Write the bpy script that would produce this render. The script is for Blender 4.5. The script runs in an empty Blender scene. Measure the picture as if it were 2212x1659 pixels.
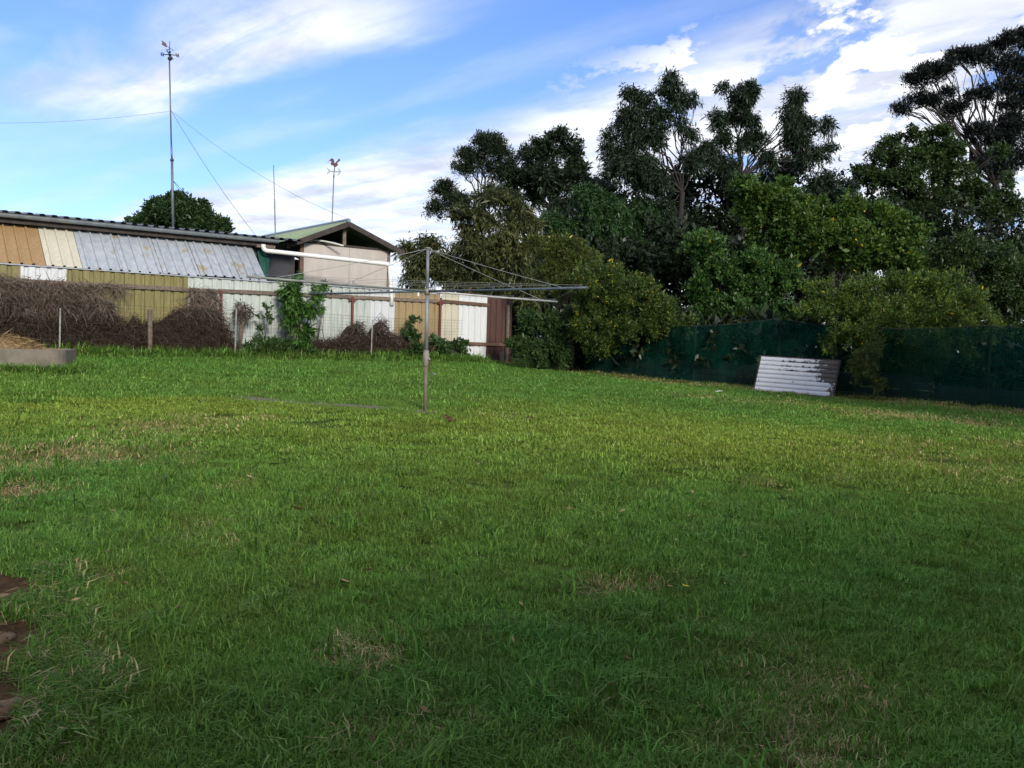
import bpy, math, random
import numpy as np
from mathutils import Vector, Matrix

random.seed(7)
rng = np.random.default_rng(7)
scene = bpy.context.scene
COL = scene.collection

# ------------------------------------------------------------------ camera
PITCH, ROLL, EYE = math.radians(2.77), math.radians(1.72), 1.5
FPX = 1912.0                      # focal length for a picture 2212 wide
fw = Vector((0, math.cos(PITCH), -math.sin(PITCH)))
rt0, up0 = Vector((1, 0, 0)), Vector((0, math.sin(PITCH), math.cos(PITCH)))
rt = rt0 * math.cos(ROLL) + up0 * math.sin(ROLL)
up = up0 * math.cos(ROLL) - rt0 * math.sin(ROLL)
cam_d = bpy.data.cameras.new('camera')
cam = bpy.data.objects.new('camera', cam_d)
COL.objects.link(cam)
cam_d.sensor_width = 36.0
cam_d.lens = 36.0 * FPX / 2212.0
cam_d.clip_end = 2000
cam_d.clip_start = 0.05
cam.matrix_world = Matrix(((rt.x, up.x, -fw.x, 0), (rt.y, up.y, -fw.y, 0), (rt.z, up.z, -fw.z, EYE), (0, 0, 0, 1)))
scene.camera = cam

# ------------------------------------------------------------------ sky and sun
SUN_EL, SUN_AZ = math.radians(23), math.radians(157)     # azimuth clockwise from +Y (view direction)
SKY_STRENGTH = 0.115
world = bpy.data.worlds.new('World')
scene.world = world
world.use_nodes = True
nt = world.node_tree
nt.nodes.clear()


class NG:
    """small helper that wires shader nodes"""
    def __init__(self, tree):
        self.t = tree

    def n(self, kind, **kw):
        nd = self.t.nodes.new(kind)
        for k, v in kw.items():
            if k.startswith('i_'):
                nd.inputs[k[2:].replace('_', ' ')].default_value = v
            else:
                setattr(nd, k, v)
        return nd

    def l(self, a, b):
        self.t.links.new(a, b)

    def val(self, sock, x):
        if isinstance(x, (int, float)):
            sock.default_value = x
        else:
            self.l(x, sock)

    def m(self, op, a, b=None, c=None, clamp=False):
        nd = self.n('ShaderNodeMath', operation=op, use_clamp=clamp)
        self.val(nd.inputs[0], a)
        if b is not None:
            self.val(nd.inputs[1], b)
        if c is not None:
            self.val(nd.inputs[2], c)
        return nd.outputs[0]

    def step(self, x, a, b, lo=0.0, hi=1.0):
        nd = self.n('ShaderNodeMapRange', interpolation_type='SMOOTHSTEP')
        self.val(nd.inputs['Value'], x)
        nd.inputs['From Min'].default_value = a
        nd.inputs['From Max'].default_value = b
        nd.inputs['To Min'].default_value = lo
        nd.inputs['To Max'].default_value = hi
        return nd.outputs[0]

    def xyz(self, x, y, z):
        nd = self.n('ShaderNodeCombineXYZ')
        for s, v in zip(nd.inputs, (x, y, z)):
            self.val(s, v)
        return nd.outputs[0]

    def noise(self, vec, scale, detail=4, rough=0.5, dist=0.0):
        nd = self.n('ShaderNodeTexNoise')
        if vec is not None:
            self.l(vec, nd.inputs['Vector'])
        nd.inputs['Scale'].default_value = scale
        nd.inputs['Detail'].default_value = detail
        nd.inputs['Roughness'].default_value = rough
        nd.inputs['Distortion'].default_value = dist
        return nd.outputs[0]

    def mix(self, f, a, b, mode='MIX'):
        nd = self.n('ShaderNodeMix', data_type='RGBA', blend_type=mode)
        self.val(nd.inputs[0], f)
        for s, v in ((nd.inputs[6], a), (nd.inputs[7], b)):
            if isinstance(v, tuple):
                s.default_value = (*v, 1)[:4]
            else:
                self.l(v, s)
        return nd.outputs[2]


g = NG(nt)
sky = g.n('ShaderNodeTexSky', sky_type='NISHITA', sun_disc=False, sun_elevation=SUN_EL, sun_rotation=SUN_AZ,
          air_density=1.0, dust_density=0.6, ozone_density=2.2)
tc = g.n('ShaderNodeTexCoord')
sep = g.n('ShaderNodeSeparateXYZ')
g.l(tc.outputs['Generated'], sep.inputs[0])
zz = g.m('ADD', g.m('MAXIMUM', sep.outputs[2], 0.0), 0.03)
cx = g.m('DIVIDE', sep.outputs[0], zz)
cy = g.m('DIVIDE', sep.outputs[1], zz)
s_ = g.m('ADD', cx, cy)                 # across the cloud streets
t_ = g.m('SUBTRACT', cx, cy)            # along them
warp = g.noise(g.xyz(g.m('MULTIPLY', s_, 1.0), g.m('MULTIPLY', t_, 0.35), 3.0), 0.9, 6, 0.55, 0.3)
sw = g.m('ADD', s_, g.m('MULTIPLY', g.m('SUBTRACT', warp, 0.5), 1.5))
b1 = g.m('MULTIPLY', g.m('MULTIPLY', g.step(sw, 1.2, 1.8), g.step(sw, 2.05, 2.5, 1, 0)), g.m('MULTIPLY', g.step(t_, -6.0, -4.7, 0.12, 0.95), g.step(t_, -3.3, -2.5, 1.0, 0.3)))
b2 = g.m('MULTIPLY', g.m('MULTIPLY', g.step(sw, 2.55, 2.8), g.step(sw, 2.8, 3.1, 1, 0)), 0.18)
main = g.step(g.m('ADD', sw, g.step(cx, -0.2, 0.8, 0.0, 0.45)), 3.25, 3.9)
lump = g.noise(g.xyz(g.m('MULTIPLY', cx, 1.0), g.m('MULTIPLY', cy, 0.55), 9.0), 2.3, 8, 0.6, 0.2)
hole = g.m('MULTIPLY', g.step(lump, 0.54, 0.62), g.step(cx, 0.2, 0.9))     # blue gaps between the lumps
main = g.m('MULTIPLY', main, g.m('SUBTRACT', 1.0, g.m('MULTIPLY', hole, 0.85)))
back = g.m('MULTIPLY', g.step(g.noise(g.xyz(cx, cy, 5.0), 0.8, 7, 0.55, 0.3), 0.36, 0.56), g.step(s_, 1.6, 0.6))  # clouds out of view, coverage raised to whiten the skylight
wisp = g.noise(g.xyz(g.m('MULTIPLY', s_, 2.6), g.m('MULTIPLY', t_, 0.7), 1.0), 1.2, 8, 0.6, 0.4)
thin = g.m('MULTIPLY', g.m('MAXIMUM', b1, b2), g.step(wisp, 0.25, 0.6, 0.35, 1.0))
main = g.m('MULTIPLY', main, g.step(wisp, 0.25, 0.55, 0.5, 0.97))
puff_n = g.noise(g.xyz(cx, g.m('MULTIPLY', cy, 0.62), 41.0), 2.6, 9, 0.62, 0.1)
puff = g.m('MULTIPLY', g.step(puff_n, 0.50, 0.56), g.m('MULTIPLY', g.step(cx, -0.1, 0.6), g.step(s_, 2.9, 3.3)))   # crisp heaped clouds
cov = g.m('MAXIMUM', g.m('MAXIMUM', thin, puff), g.m('MAXIMUM', main, back), clamp=True)
shade_n = g.noise(g.xyz(g.m('MULTIPLY', s_, 1.5), g.m('MULTIPLY', t_, 0.55), 17.0), 1.5, 6, 0.55, 0.3)
billow = g.noise(g.xyz(cx, g.m('MULTIPLY', cy, 0.6), 23.0), 3.2, 7, 0.6, 0.2)
cb = g.m('ADD', g.m('MULTIPLY', g.step(shade_n, 0.36, 0.6), 0.6), g.m('MULTIPLY', g.step(billow, 0.35, 0.62), 0.4))
cb = g.m('MAXIMUM', cb, g.m('MULTIPLY', puff, g.step(puff_n, 0.5, 0.62, 0.75, 1.0)))
ccol = g.mix(cb, (2.9, 3.15, 3.8), (5.0, 5.1, 5.35))
hue = g.mix(1.0, sky.outputs[0], (0.54, 0.645, 0.93), 'MULTIPLY')
skycol = g.mix(cov, hue, ccol)
bg = g.n('ShaderNodeBackground')
bg.inputs['Strength'].default_value = SKY_STRENGTH
g.l(skycol, bg.inputs['Color'])
wo = g.n('ShaderNodeOutputWorld')
g.l(bg.outputs[0], wo.inputs['Surface'])

sun_d = bpy.data.lights.new('sun', 'SUN')
sun_d.energy = 2.1
sun_d.angle = math.radians(10)
sun_d.color = (1.0, 0.93, 0.82)
sun = bpy.data.objects.new('sun', sun_d)
COL.objects.link(sun)
sdir = Vector((math.sin(SUN_AZ) * math.cos(SUN_EL), math.cos(SUN_AZ) * math.cos(SUN_EL), math.sin(SUN_EL)))
sun.rotation_euler = (-sdir).to_track_quat('-Z', 'Y').to_euler()
sun.location = sdir * 60

scene.view_settings.view_transform = 'Standard'
scene.view_settings.look = 'None'
scene.view_settings.exposure = 1.0
scene.view_settings.gamma = 1.0
scene.render.engine = 'CYCLES'
scene.cycles.use_denoising = True
scene.cycles.adaptive_threshold = 0.025
scene.cycles.max_bounces = 4
scene.cycles.diffuse_bounces = 2
scene.cycles.glossy_bounces = 1
scene.cycles.transmission_bounces = 3
scene.cycles.transparent_max_bounces = 8


# ------------------------------------------------------------------ picture rays
def ray(x, y):
    return fw + rt * ((x - 1106.0) / FPX) + up * ((829.5 - y) / FPX)


def P(x, y, Y):
    d = ray(x, y)
    return Vector((0, 0, EYE)) + d * (Y / d.y)


# ------------------------------------------------------------------ ground shape
_gp = np.array([
    (0, 0, 0), (-3, 1.5, .06), (3, 1.5, .04), (-1.08, 11.1, .53), (-10, 17.7, .93), (-5.35, 21.3, .93), (-.7, 24.9, .90),
    (1.55, 23.76, .74), (3.56, 22.16, .62), (5.57, 20.55, .55), (7.0, 19.4, .5), (8.58, 18.15, .465), (9.9, 17.1, .4),
    (-6, 9, .45), (5, 10, .33), (-10, 12, .6), (0, -8, -.3), (9, 8, .12)], float)


def _phi(r):
    return np.where(r > 1e-9, r * r * np.log(np.maximum(r, 1e-9)), 0.0)


_n = len(_gp)
_A = np.zeros((_n + 3, _n + 3))
_dd = np.hypot(_gp[:, None, 0] - _gp[None, :, 0], _gp[:, None, 1] - _gp[None, :, 1])
_A[:_n, :_n] = _phi(_dd) + np.eye(_n) * 0.6
_A[:_n, _n] = 1
_A[:_n, _n + 1:] = _gp[:, :2]
_A[_n, :_n] = 1
_A[_n + 1:, :_n] = _gp[:, :2].T
_w = np.linalg.solve(_A, np.concatenate([_gp[:, 2], np.zeros(3)]))


def gz(x, y):
    x = np.clip(np.asarray(x, float), -14, 12)
    y = np.clip(np.asarray(y, float), -6, 27)
    r = np.hypot(x[..., None] - _gp[:, 0], y[..., None] - _gp[:, 1])
    return _phi(r) @ _w[:_n] + _w[_n] + x * _w[_n + 1] + y * _w[_n + 2]


def gzf(x, y):
    return float(gz(np.array([x]), np.array([y]))[0])


def G(x, y):
    d = ray(x, y)
    Y = 8.0
    for _ in range(40):
        p = P(x, y, Y)
        h = EYE - gzf(p.x, p.y)
        Yn = h / max(1e-4, -d.z) * d.y
        Y = 0.5 * Y + 0.5 * min(max(Yn, 0.5), 60)
    p = P(x, y, Y)
    return Vector((p.x, p.y, gzf(p.x, p.y)))


# ------------------------------------------------------------------ object helpers
WLOC = {}


def tag(o, label=None, cat=None, group=None, kind=None):
    for k, v in (('label', label), ('category', cat), ('group', group), ('kind', kind)):
        if v:
            o[k] = v
    return o


def thing(name, label, cat, loc, group=None):
    o = bpy.data.objects.new(name, None)
    o.empty_display_size = 0.2
    o.location = loc
    COL.objects.link(o)
    WLOC[o.name] = Vector(loc)
    return tag(o, label, cat, group)


def link(name, me, parent=None, mat=None, loc=None, rz=0.0, rot=None):
    o = bpy.data.objects.new(name, me)
    COL.objects.link(o)
    if mat is not None and len(me.materials) == 0:
        me.materials.append(mat)
    if loc is not None:
        o.location = loc
    o.rotation_euler = rot if rot else (0, 0, rz)
    if parent is not None:
        o.parent = parent
        o.matrix_parent_inverse = Matrix.Translation(-WLOC.get(parent.name, Vector((0, 0, 0))))
    WLOC[o.name] = Vector((0, 0, 0))
    return o


class MB:
    def __init__(self):
        self.v, self.f = [], []

    def add(self, vs, fs):
        b = len(self.v)
        self.v += [tuple(p) for p in vs]
        self.f += [tuple(b + i for i in q) for q in fs]
        return self

    def box(self, c, sx, sy, sz, ax=None):
        """box centred at c; ax = 3 axis vectors"""
        c = Vector(c)
        ax = ax or (Vector((1, 0, 0)), Vector((0, 1, 0)), Vector((0, 0, 1)))
        vs = []
        for k in (-1, 1):
            for j in (-1, 1):
                for i in (-1, 1):
                    vs.append(c + ax[0] * (i * sx / 2) + ax[1] * (j * sy / 2) + ax[2] * (k * sz / 2))
        self.add(vs, [(0, 2, 3, 1), (4, 5, 7, 6), (0, 1, 5, 4), (2, 6, 7, 3), (0, 4, 6, 2), (1, 3, 7, 5)])
        return self

    def beam(self, a, b, w, h, upv=(0, 0, 1)):
        a, b = Vector(a), Vector(b)
        d = (b - a).normalized()
        s = d.cross(Vector(upv)).normalized()
        u = s.cross(d)
        return self.box((a + b) / 2, (b - a).length, w, h, (d, s, u))

    def tube(self, pts, rad, seg=8, cap=True):
        pts = [Vector(p) for p in pts]
        if isinstance(rad, (int, float)):
            rad = [rad] * len(pts)
        rings = []
        prev = None
        vs, fs = [], []
        for i, p in enumerate(pts):
            d = (pts[min(i + 1, len(pts) - 1)] - pts[max(i - 1, 0)])
            if d.length < 1e-9:
                d = Vector((0, 0, 1))
            d.normalize()
            if prev is None:
                prev = d.orthogonal().normalized()
            s = (prev - d * prev.dot(d))
            s = s.normalized() if s.length > 1e-6 else d.orthogonal().normalized()
            prev = s
            t = d.cross(s)
            for k in range(seg):
                a = 2 * math.pi * k / seg
                vs.append(p + (s * math.cos(a) + t * math.sin(a)) * rad[i])
        for i in range(len(pts) - 1):
            for k in range(seg):
                k2 = (k + 1) % seg
                fs.append((i * seg + k, i * seg + k2, (i + 1) * seg + k2, (i + 1) * seg + k))
        if cap:
            fs.append(tuple(range(seg - 1, -1, -1)))
            fs.append(tuple((len(pts) - 1) * seg + k for k in range(seg)))
        return self.add(vs, fs)

    def ball(self, c, r, seg=12, rings=8, sq=(1, 1, 1)):
        c = Vector(c)
        vs, fs = [], []
        for i in range(rings + 1):
            th = math.pi * i / rings
            for k in range(seg):
                a = 2 * math.pi * k / seg
                vs.append(c + Vector((math.sin(th) * math.cos(a) * sq[0], math.sin(th) * math.sin(a) * sq[1], math.cos(th) * sq[2])) * r)
        for i in range(rings):
            for k in range(seg):
                k2 = (k + 1) % seg
                fs.append((i * seg + k, (i + 1) * seg + k, (i + 1) * seg + k2, i * seg + k2))
        return self.add(vs, fs)

    def plate(self, poly, o, ex, ey, th):
        """polygon (x,y) extruded th along ex x ey; o origin"""
        o, ex, ey = Vector(o), Vector(ex), Vector(ey)
        n = ex.cross(ey).normalized()
        k = len(poly)
        vs = [o + ex * x + ey * y + n * (th / 2) for x, y in poly] + [o + ex * x + ey * y - n * (th / 2) for x, y in poly]
        fs = [tuple(range(k)), tuple(range(2 * k - 1, k - 1, -1))] + [(i, i + k, (i + 1) % k + k, (i + 1) % k) for i in range(k)]
        return self.add(vs, fs)

    def mesh(self, name='mesh', smooth=False):
        me = bpy.data.meshes.new(name)
        me.from_pydata(self.v, [], self.f)
        if smooth:
            me.polygons.foreach_set('use_smooth', [True] * len(me.polygons))
        me.update()
        return me

    def build(self, name, mat, parent=None, smooth=False):
        return link(name, self.mesh(name, smooth), parent, mat)


def np_mesh(name, verts, faces, attrs=None, smooth=False):
    me = bpy.data.meshes.new(name)
    nv, (nf, k) = len(verts), faces.shape
    me.vertices.add(nv)
    me.vertices.foreach_set('co', np.ascontiguousarray(verts, np.float32).ravel())
    me.loops.add(nf * k)
    me.loops.foreach_set('vertex_index', np.ascontiguousarray(faces, np.int32).ravel())
    me.polygons.add(nf)
    me.polygons.foreach_set('loop_start', np.arange(0, nf * k, k, dtype=np.int32))
    try:
        me.polygons.foreach_set('loop_total', np.full(nf, k, np.int32))
    except Exception:
        pass
    if smooth:
        me.polygons.foreach_set('use_smooth', np.ones(nf, bool))
    for an, arr in (attrs or {}).items():
        a = me.attributes.new(an, 'FLOAT', 'POINT')
        a.data.foreach_set('value', np.ascontiguousarray(arr, np.float32))
    me.update(calc_edges=True)
    return me


# ------------------------------------------------------------------ materials
def mat_base(name):
    m = bpy.data.materials.new(name)
    m.use_nodes = True
    m.node_tree.nodes.clear()
    return m, NG(m.node_tree)


def finish(m, q, sh):
    o = q.n('ShaderNodeOutputMaterial')
    q.l(sh, o.inputs['Surface'])
    return m


def surf(name, c1, c2, scale=4.0, rough=0.7, metal=0.0, bump=0.0, stretch=(1, 1, 1), c3=None, t3=0.62, s3=2.0, spec=0.4):
    """two-tone noise surface, with an optional stain colour c3"""
    m, q = mat_base(name)
    tcn = q.n('ShaderNodeTexCoord')
    geo = q.n('ShaderNodeNewGeometry')
    mp = q.n('ShaderNodeMapping')
    q.l(geo.outputs['Position'], mp.inputs['Vector'])
    mp.inputs['Scale'].default_value = stretch
    f = q.noise(mp.outputs[0], scale, 6, 0.6)
    col = q.mix(q.step(f, 0.3, 0.7), c1, c2)
    if c3:
        f3 = q.noise(mp.outputs[0], s3, 7, 0.65)
        col = q.mix(q.step(f3, t3, t3 + 0.08), col, c3)
    oi = q.n('ShaderNodeObjectInfo')
    v = q.n('ShaderNodeHueSaturation')
    q.l(q.m('ADD', 0.9, q.m('MULTIPLY', oi.outputs['Random'], 0.2)), v.inputs['Value'])
    q.l(col, v.inputs['Color'])
    b = q.n('ShaderNodeBsdfPrincipled')
    q.l(v.outputs[0], b.inputs['Base Color'])
    b.inputs['Roughness'].default_value = rough
    b.inputs['Metallic'].default_value = metal
    b.inputs['Specular IOR Level'].default_value = spec
    if bump:
        bp = q.n('ShaderNodeBump')
        bp.inputs['Strength'].default_value = bump
        bp.inputs['Distance'].default_value = 0.02
        q.l(q.noise(mp.outputs[0], scale * 5, 6, 0.6), bp.inputs['Height'])
        q.l(bp.outputs[0], b.inputs['Normal'])
    return finish(m, q, b.outputs[0])


def leafmat(name, dark, light, accent=None, acc_at=0.93, trans=0.3, rough=0.42):
    trans *= .75
    """leaf colour follows the per-leaf 'tint' value"""
    m, q = mat_base(name)
    at = q.n('ShaderNodeAttribute', attribute_name='tint')
    col = q.mix(at.outputs['Fac'], dark, light)
    if accent:
        col = q.mix(q.step(at.outputs['Fac'], acc_at, acc_at + 0.01), col, accent)
    b = q.n('ShaderNodeBsdfPrincipled')
    q.l(col, b.inputs['Base Color'])
    b.inputs['Roughness'].default_value = rough
    b.inputs['Specular IOR Level'].default_value = 0.25
    tr = q.n('ShaderNodeBsdfTranslucent')
    q.l(q.mix(1.0, col, (1.15, 1.25, 0.6), 'MULTIPLY'), tr.inputs['Color'])
    mx = q.n('ShaderNodeMixShader')
    mx.inputs[0].default_value = trans
    q.l(b.outputs[0], mx.inputs[1])
    q.l(tr.outputs[0], mx.inputs[2])
    return finish(m, q, mx.outputs[0])


M = {}
M['olive'] = surf('olive_sheet', (.13, .113, .038), (.205, .178, .064), 5, .55, 0, .05, (6, 6, .6), (.13, .11, .05), .66, 1.2)
M['offwhite'] = surf('off_white_sheet', (.32, .355, .32), (.45, .48, .44), 5, .5, 0, .05, (6, 6, .5), (.25, .20, .135), .66, 1.6)
M['white'] = surf('white_sheet', (.47, .49, .50), (.55, .56, .56), 4, .5, 0, .05, (6, 6, .5), (.38, .38, .36), .66, 1.2)
M['tan'] = surf('tan_sheet', (.24, .18, .09), (.30, .225, .115), 5, .55, 0, .05, (6, 6, .6), (.22, .15, .08), .64, 1.2)
M['brown'] = surf('brown_sheet', (.055, .027, .022), (.075, .036, .029), 5, .6, 0, .05, (6, 6, .6))
M['orange_tan'] = surf('orange_tan_sheet', (.235, .15, .07), (.29, .19, .09), 4, .55, 0, .05, (4, 4, 1), (.25, .13, .05), .66, 1.5)
M['cream'] = surf('cream_sheet', (.46, .43, .33), (.53, .50, .40), 4, .5, 0, .05, (4, 4, 1))
M['galv'] = surf('galvanised_sheet', (.27, .30, .335), (.38, .40, .42), 3, .45, .15, .05, (3, 3, 1), (.29, .25, .17), .57, 1.1)
M['gutter'] = surf('grey_gutter', (.14, .16, .17), (.20, .22, .23), 6, .45, .2, .03)
M['darkroof'] = surf('dark_roof_sheet', (.07, .08, .09), (.12, .13, .14), 5, .5, .2, .05)
M['greenroof'] = surf('green_roof_sheet', (.17, .22, .12), (.21, .26, .15), 3, .5, .0, .05, (1, 1, 1), (.15, .17, .1), .66, 2)
M['blueridge'] = surf('blue_grey_metal', (.16, .20, .27), (.20, .25, .32), 4, .45, .2, .02)
M['darkwall'] = surf('dark_grey_wall', (.035, .036, .045), (.05, .05, .06), 3, .8, 0, .05)
M['beige'] = surf('beige_wall_board', (.345, .310, .275), (.40, .36, .32), 2.5, .8, 0, .05, (2, 2, .6), (.40, .33, .29), .66, 1.6)
M['timber'] = surf('weathered_timber', (.10, .075, .055), (.19, .15, .115), 6, .85, 0, .4, (3, 3, 3), (.06, .045, .035), .62, 3)
M['darktimber'] = surf('dark_timber', (.028, .022, .02), (.055, .043, .037), 6, .85, 0, .3)
M['browntimber'] = surf('brown_timber', (.085, .05, .035), (.13, .08, .055), 6, .85, 0, .3)
M['redpost'] = surf('red_oxide_steel', (.10, .022, .016), (.14, .034, .024), 8, .6, 0, .2, (1, 1, 1), (.09, .03, .02), .6, 8)
M['pvc'] = surf('white_plastic_pipe', (.55, .56, .52), (.61, .61, .57), 3, .4, 0, 0, (1, 1, 1), (.55, .53, .46), .68, 3)
M['steel'] = surf('galvanised_steel', (.15, .165, .175), (.24, .25, .26), 14, .55, .25, .15, (1, 1, .6), (.20, .14, .085), .6, 7)
M['rustpost'] = surf('brown_weathered_steel', (.12, .095, .07), (.19, .155, .115), 14, .7, .1, .2, (1, 1, .6), (.09, .06, .04), .6, 7)
M['whitearm'] = surf('chalky_white_steel', (.30, .30, .28), (.40, .39, .365), 10, .6, .1, .1, (1, 1, 1), (.33, .19, .09), .63, 4)
M['bluearm'] = surf('blue_grey_steel', (.06, .08, .105), (.10, .125, .155), 10, .5, .2, .1, (1, 1, 1), (.12, .06, .04), .66, 4)
M['greyarm'] = surf('grey_green_steel', (.16, .18, .16), (.23, .25, .22), 10, .55, .2, .1, (1, 1, 1), (.17, .12, .08), .66, 5)
M['casting'] = surf('cast_metal', (.17, .15, .125), (.24, .21, .18), 20, .7, .1, .3)
M['rust'] = surf('rusty_iron', (.09, .028, .014), (.15, .055, .025), 18, .85, 0, .3)
M['wire'] = surf('dull_wire', (.10, .11, .11), (.15, .16, .16), 6, .5, .4)
M['rope'] = surf('pale_stay_wire', (.22, .235, .23), (.31, .325, .31), 6, .6, .1)
M['meshwire'] = surf('fence_wire', (.055, .05, .045), (.09, .085, .075), 6, .6, .2)
M['picket'] = surf('grey_steel_picket', (.26, .27, .24), (.36, .36, .33), 6, .6, .2, .1, (1, 1, 1), (.2, .13, .08), .64, 5)
M['concrete'] = surf('old_concrete', (.12, .105, .08), (.19, .165, .13), 5, .95, 0, .4, (1, 1, 1), (.10, .095, .07), .58, 2.5)
M['concrete_path'] = surf('path_concrete', (.09, .08, .055), (.16, .14, .105), 9, .95, 0, .5, (1, 1, 1), (.08, .075, .05), .6, 6)
M['vane_dark'] = surf('dark_bronze', (.02, .019, .028), (.035, .03, .04), 10, .45, .4)
M['vane_red'] = surf('faded_red_paint', (.055, .014, .014), (.085, .026, .024), 10, .6, 0, .05, (1, 1, 1), (.05, .025, .03), .6, 20)
M['vane_grey'] = surf('pale_grey_metal', (.26, .30, .34), (.34, .38, .42), 10, .5, .2)
M['mast'] = surf('blue_grey_mast', (.10, .115, .15), (.15, .17, .205), 6, .5, .3)
M['straw'] = surf('dry_straw', (.17, .11, .05), (.27, .18, .085), 20, .95, 0, .3)
M['soil'] = surf('dark_soil', (.050, .030, .016), (.095, .058, .032), 9, 1.0, 0, .8, (1, 1, 1), (.15, .09, .045), .55, 14, .05)
M['brick'] = surf('tan_edging_stone', (.13, .085, .05), (.22, .15, .095), 9, .95, 0, .8, (1, 1, 1), (.06, .045, .03), .55, 12, .05)
M['bark'] = surf('grey_bark', (.07, .06, .05), (.12, .105, .09), 7, .95, 0, .5, (3, 3, .8))
M['darkbark'] = surf('dark_bark', (.016, .014, .013), (.034, .029, .026), 7, .95, 0, .5, (3, 3, .8))
M['twig'] = leafmat('dead_twig', (.022, .015, .010), (.100, .070, .048), None, trans=.05, rough=.9)
M['thatch'] = leafmat('grey_dead_vine', (.062, .048, .037), (.25, .19, .145), None, trans=.05, rough=.9)
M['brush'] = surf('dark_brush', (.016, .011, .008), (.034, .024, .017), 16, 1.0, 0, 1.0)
M['strawleaf'] = leafmat('straw_strands', (.12, .075, .035), (.38, .27, .13), None, trans=.1, rough=.9)
M['peg'] = surf('wooden_peg', (.40, .28, .16), (.48, .35, .2), 20, .8)
M['pegwhite'] = surf('white_peg', (.72, .72, .7), (.78, .78, .76), 20, .5)
M['plank'] = surf('dark_bluish_board', (.028, .036, .042), (.05, .06, .066), 4, .8, 0, .2)
M['teal'] = surf('green_tarp', (.006, .045, .032), (.010, .065, .045), 6, .6)
M['leaf_litter'] = leafmat('dead_leaves', (.10, .05, .025), (.40, .28, .15), None, trans=.1, rough=.9)


def net_material():
    m, q = mat_base('green_shade_cloth')
    geo = q.n('ShaderNodeNewGeometry')
    mp = q.n('ShaderNodeMapping')
    mp.inputs['Scale'].default_value = (9, 9, .35)
    q.l(geo.outputs['Position'], mp.inputs['Vector'])
    f = q.noise(mp.outputs[0], 2.0, 5, .6)
    d = q.n('ShaderNodeBsdfDiffuse')
    q.l(q.mix(q.step(f, .3, .7), (.0025, .023, .016), (.005, .046, .032)), d.inputs['Color'])
    tl = q.n('ShaderNodeBsdfTranslucent')
    tl.inputs['Color'].default_value = (.006, .07, .05, 1)
    a = q.n('ShaderNodeMixShader')
    a.inputs[0].default_value = .4
    q.l(d.outputs[0], a.inputs[1])
    q.l(tl.outputs[0], a.inputs[2])
    t = q.n('ShaderNodeBsdfTransparent')
    b = q.n('ShaderNodeMixShader')
    q.l(q.step(f, .2, .8, .30, .46), b.inputs[0])
    q.l(a.outputs[0], b.inputs[1])
    q.l(t.outputs[0], b.inputs[2])
    return finish(m, q, b.outputs[0])


M['net'] = net_material()


def board_material():
    """white paint that has peeled off dark boards towards one edge"""
    m, q = mat_base('peeling_white_paint')
    tcn = q.n('ShaderNodeTexCoord')
    at = q.n('ShaderNodeAttribute', attribute_name='peel')
    f = q.noise(tcn.outputs['Object'], 11.0, 8, .7, .5)
    v = q.m('ADD', at.outputs['Fac'], q.m('MULTIPLY', q.m('SUBTRACT', f, .5), 1.5))
    k = q.step(v, .20, .25)
    f2 = q.noise(tcn.outputs['Object'], 3.0, 5, .6)
    paint = q.mix(f2, (.42, .44, .48), (.54, .55, .58))
    wood = q.mix(f2, (.035, .03, .03), (.085, .075, .07))
    b = q.n('ShaderNodeBsdfPrincipled')
    q.l(q.mix(k, paint, wood), b.inputs['Base Color'])
    b.inputs['Roughness'].default_value = .7
    return finish(m, q, b.outputs[0])


M['board'] = board_material()


def ground_material():
    m, q = mat_base('lawn_soil')
    geo = q.n('ShaderNodeNewGeometry')
    at = q.n('ShaderNodeAttribute', attribute_name='dirt')
    f = q.noise(geo.outputs['Position'], 5.0, 8, .65)
    f2 = q.noise(geo.outputs['Position'], 40.0, 6, .65)
    grs = q.mix(f, (.034, .062, .010), (.066, .098, .020))
    drt = q.mix(f2, (.13, .085, .045), (.32, .23, .125))
    v = q.m('ADD', at.outputs['Fac'], q.m('MULTIPLY', q.m('SUBTRACT', f, .5), .8))
    b = q.n('ShaderNodeBsdfPrincipled')
    q.l(q.mix(q.step(v, .3, .7), grs, drt), b.inputs['Base Color'])
    b.inputs['Roughness'].default_value = 1
    b.inputs['Specular IOR Level'].default_value = .1
    bp = q.n('ShaderNodeBump')
    bp.inputs['Strength'].default_value = .6
    bp.inputs['Distance'].default_value = .02
    q.l(f2, bp.inputs['Height'])
    q.l(bp.outputs[0], b.inputs['Normal'])
    return finish(m, q, b.outputs[0])


M['ground'] = ground_material()


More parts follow.
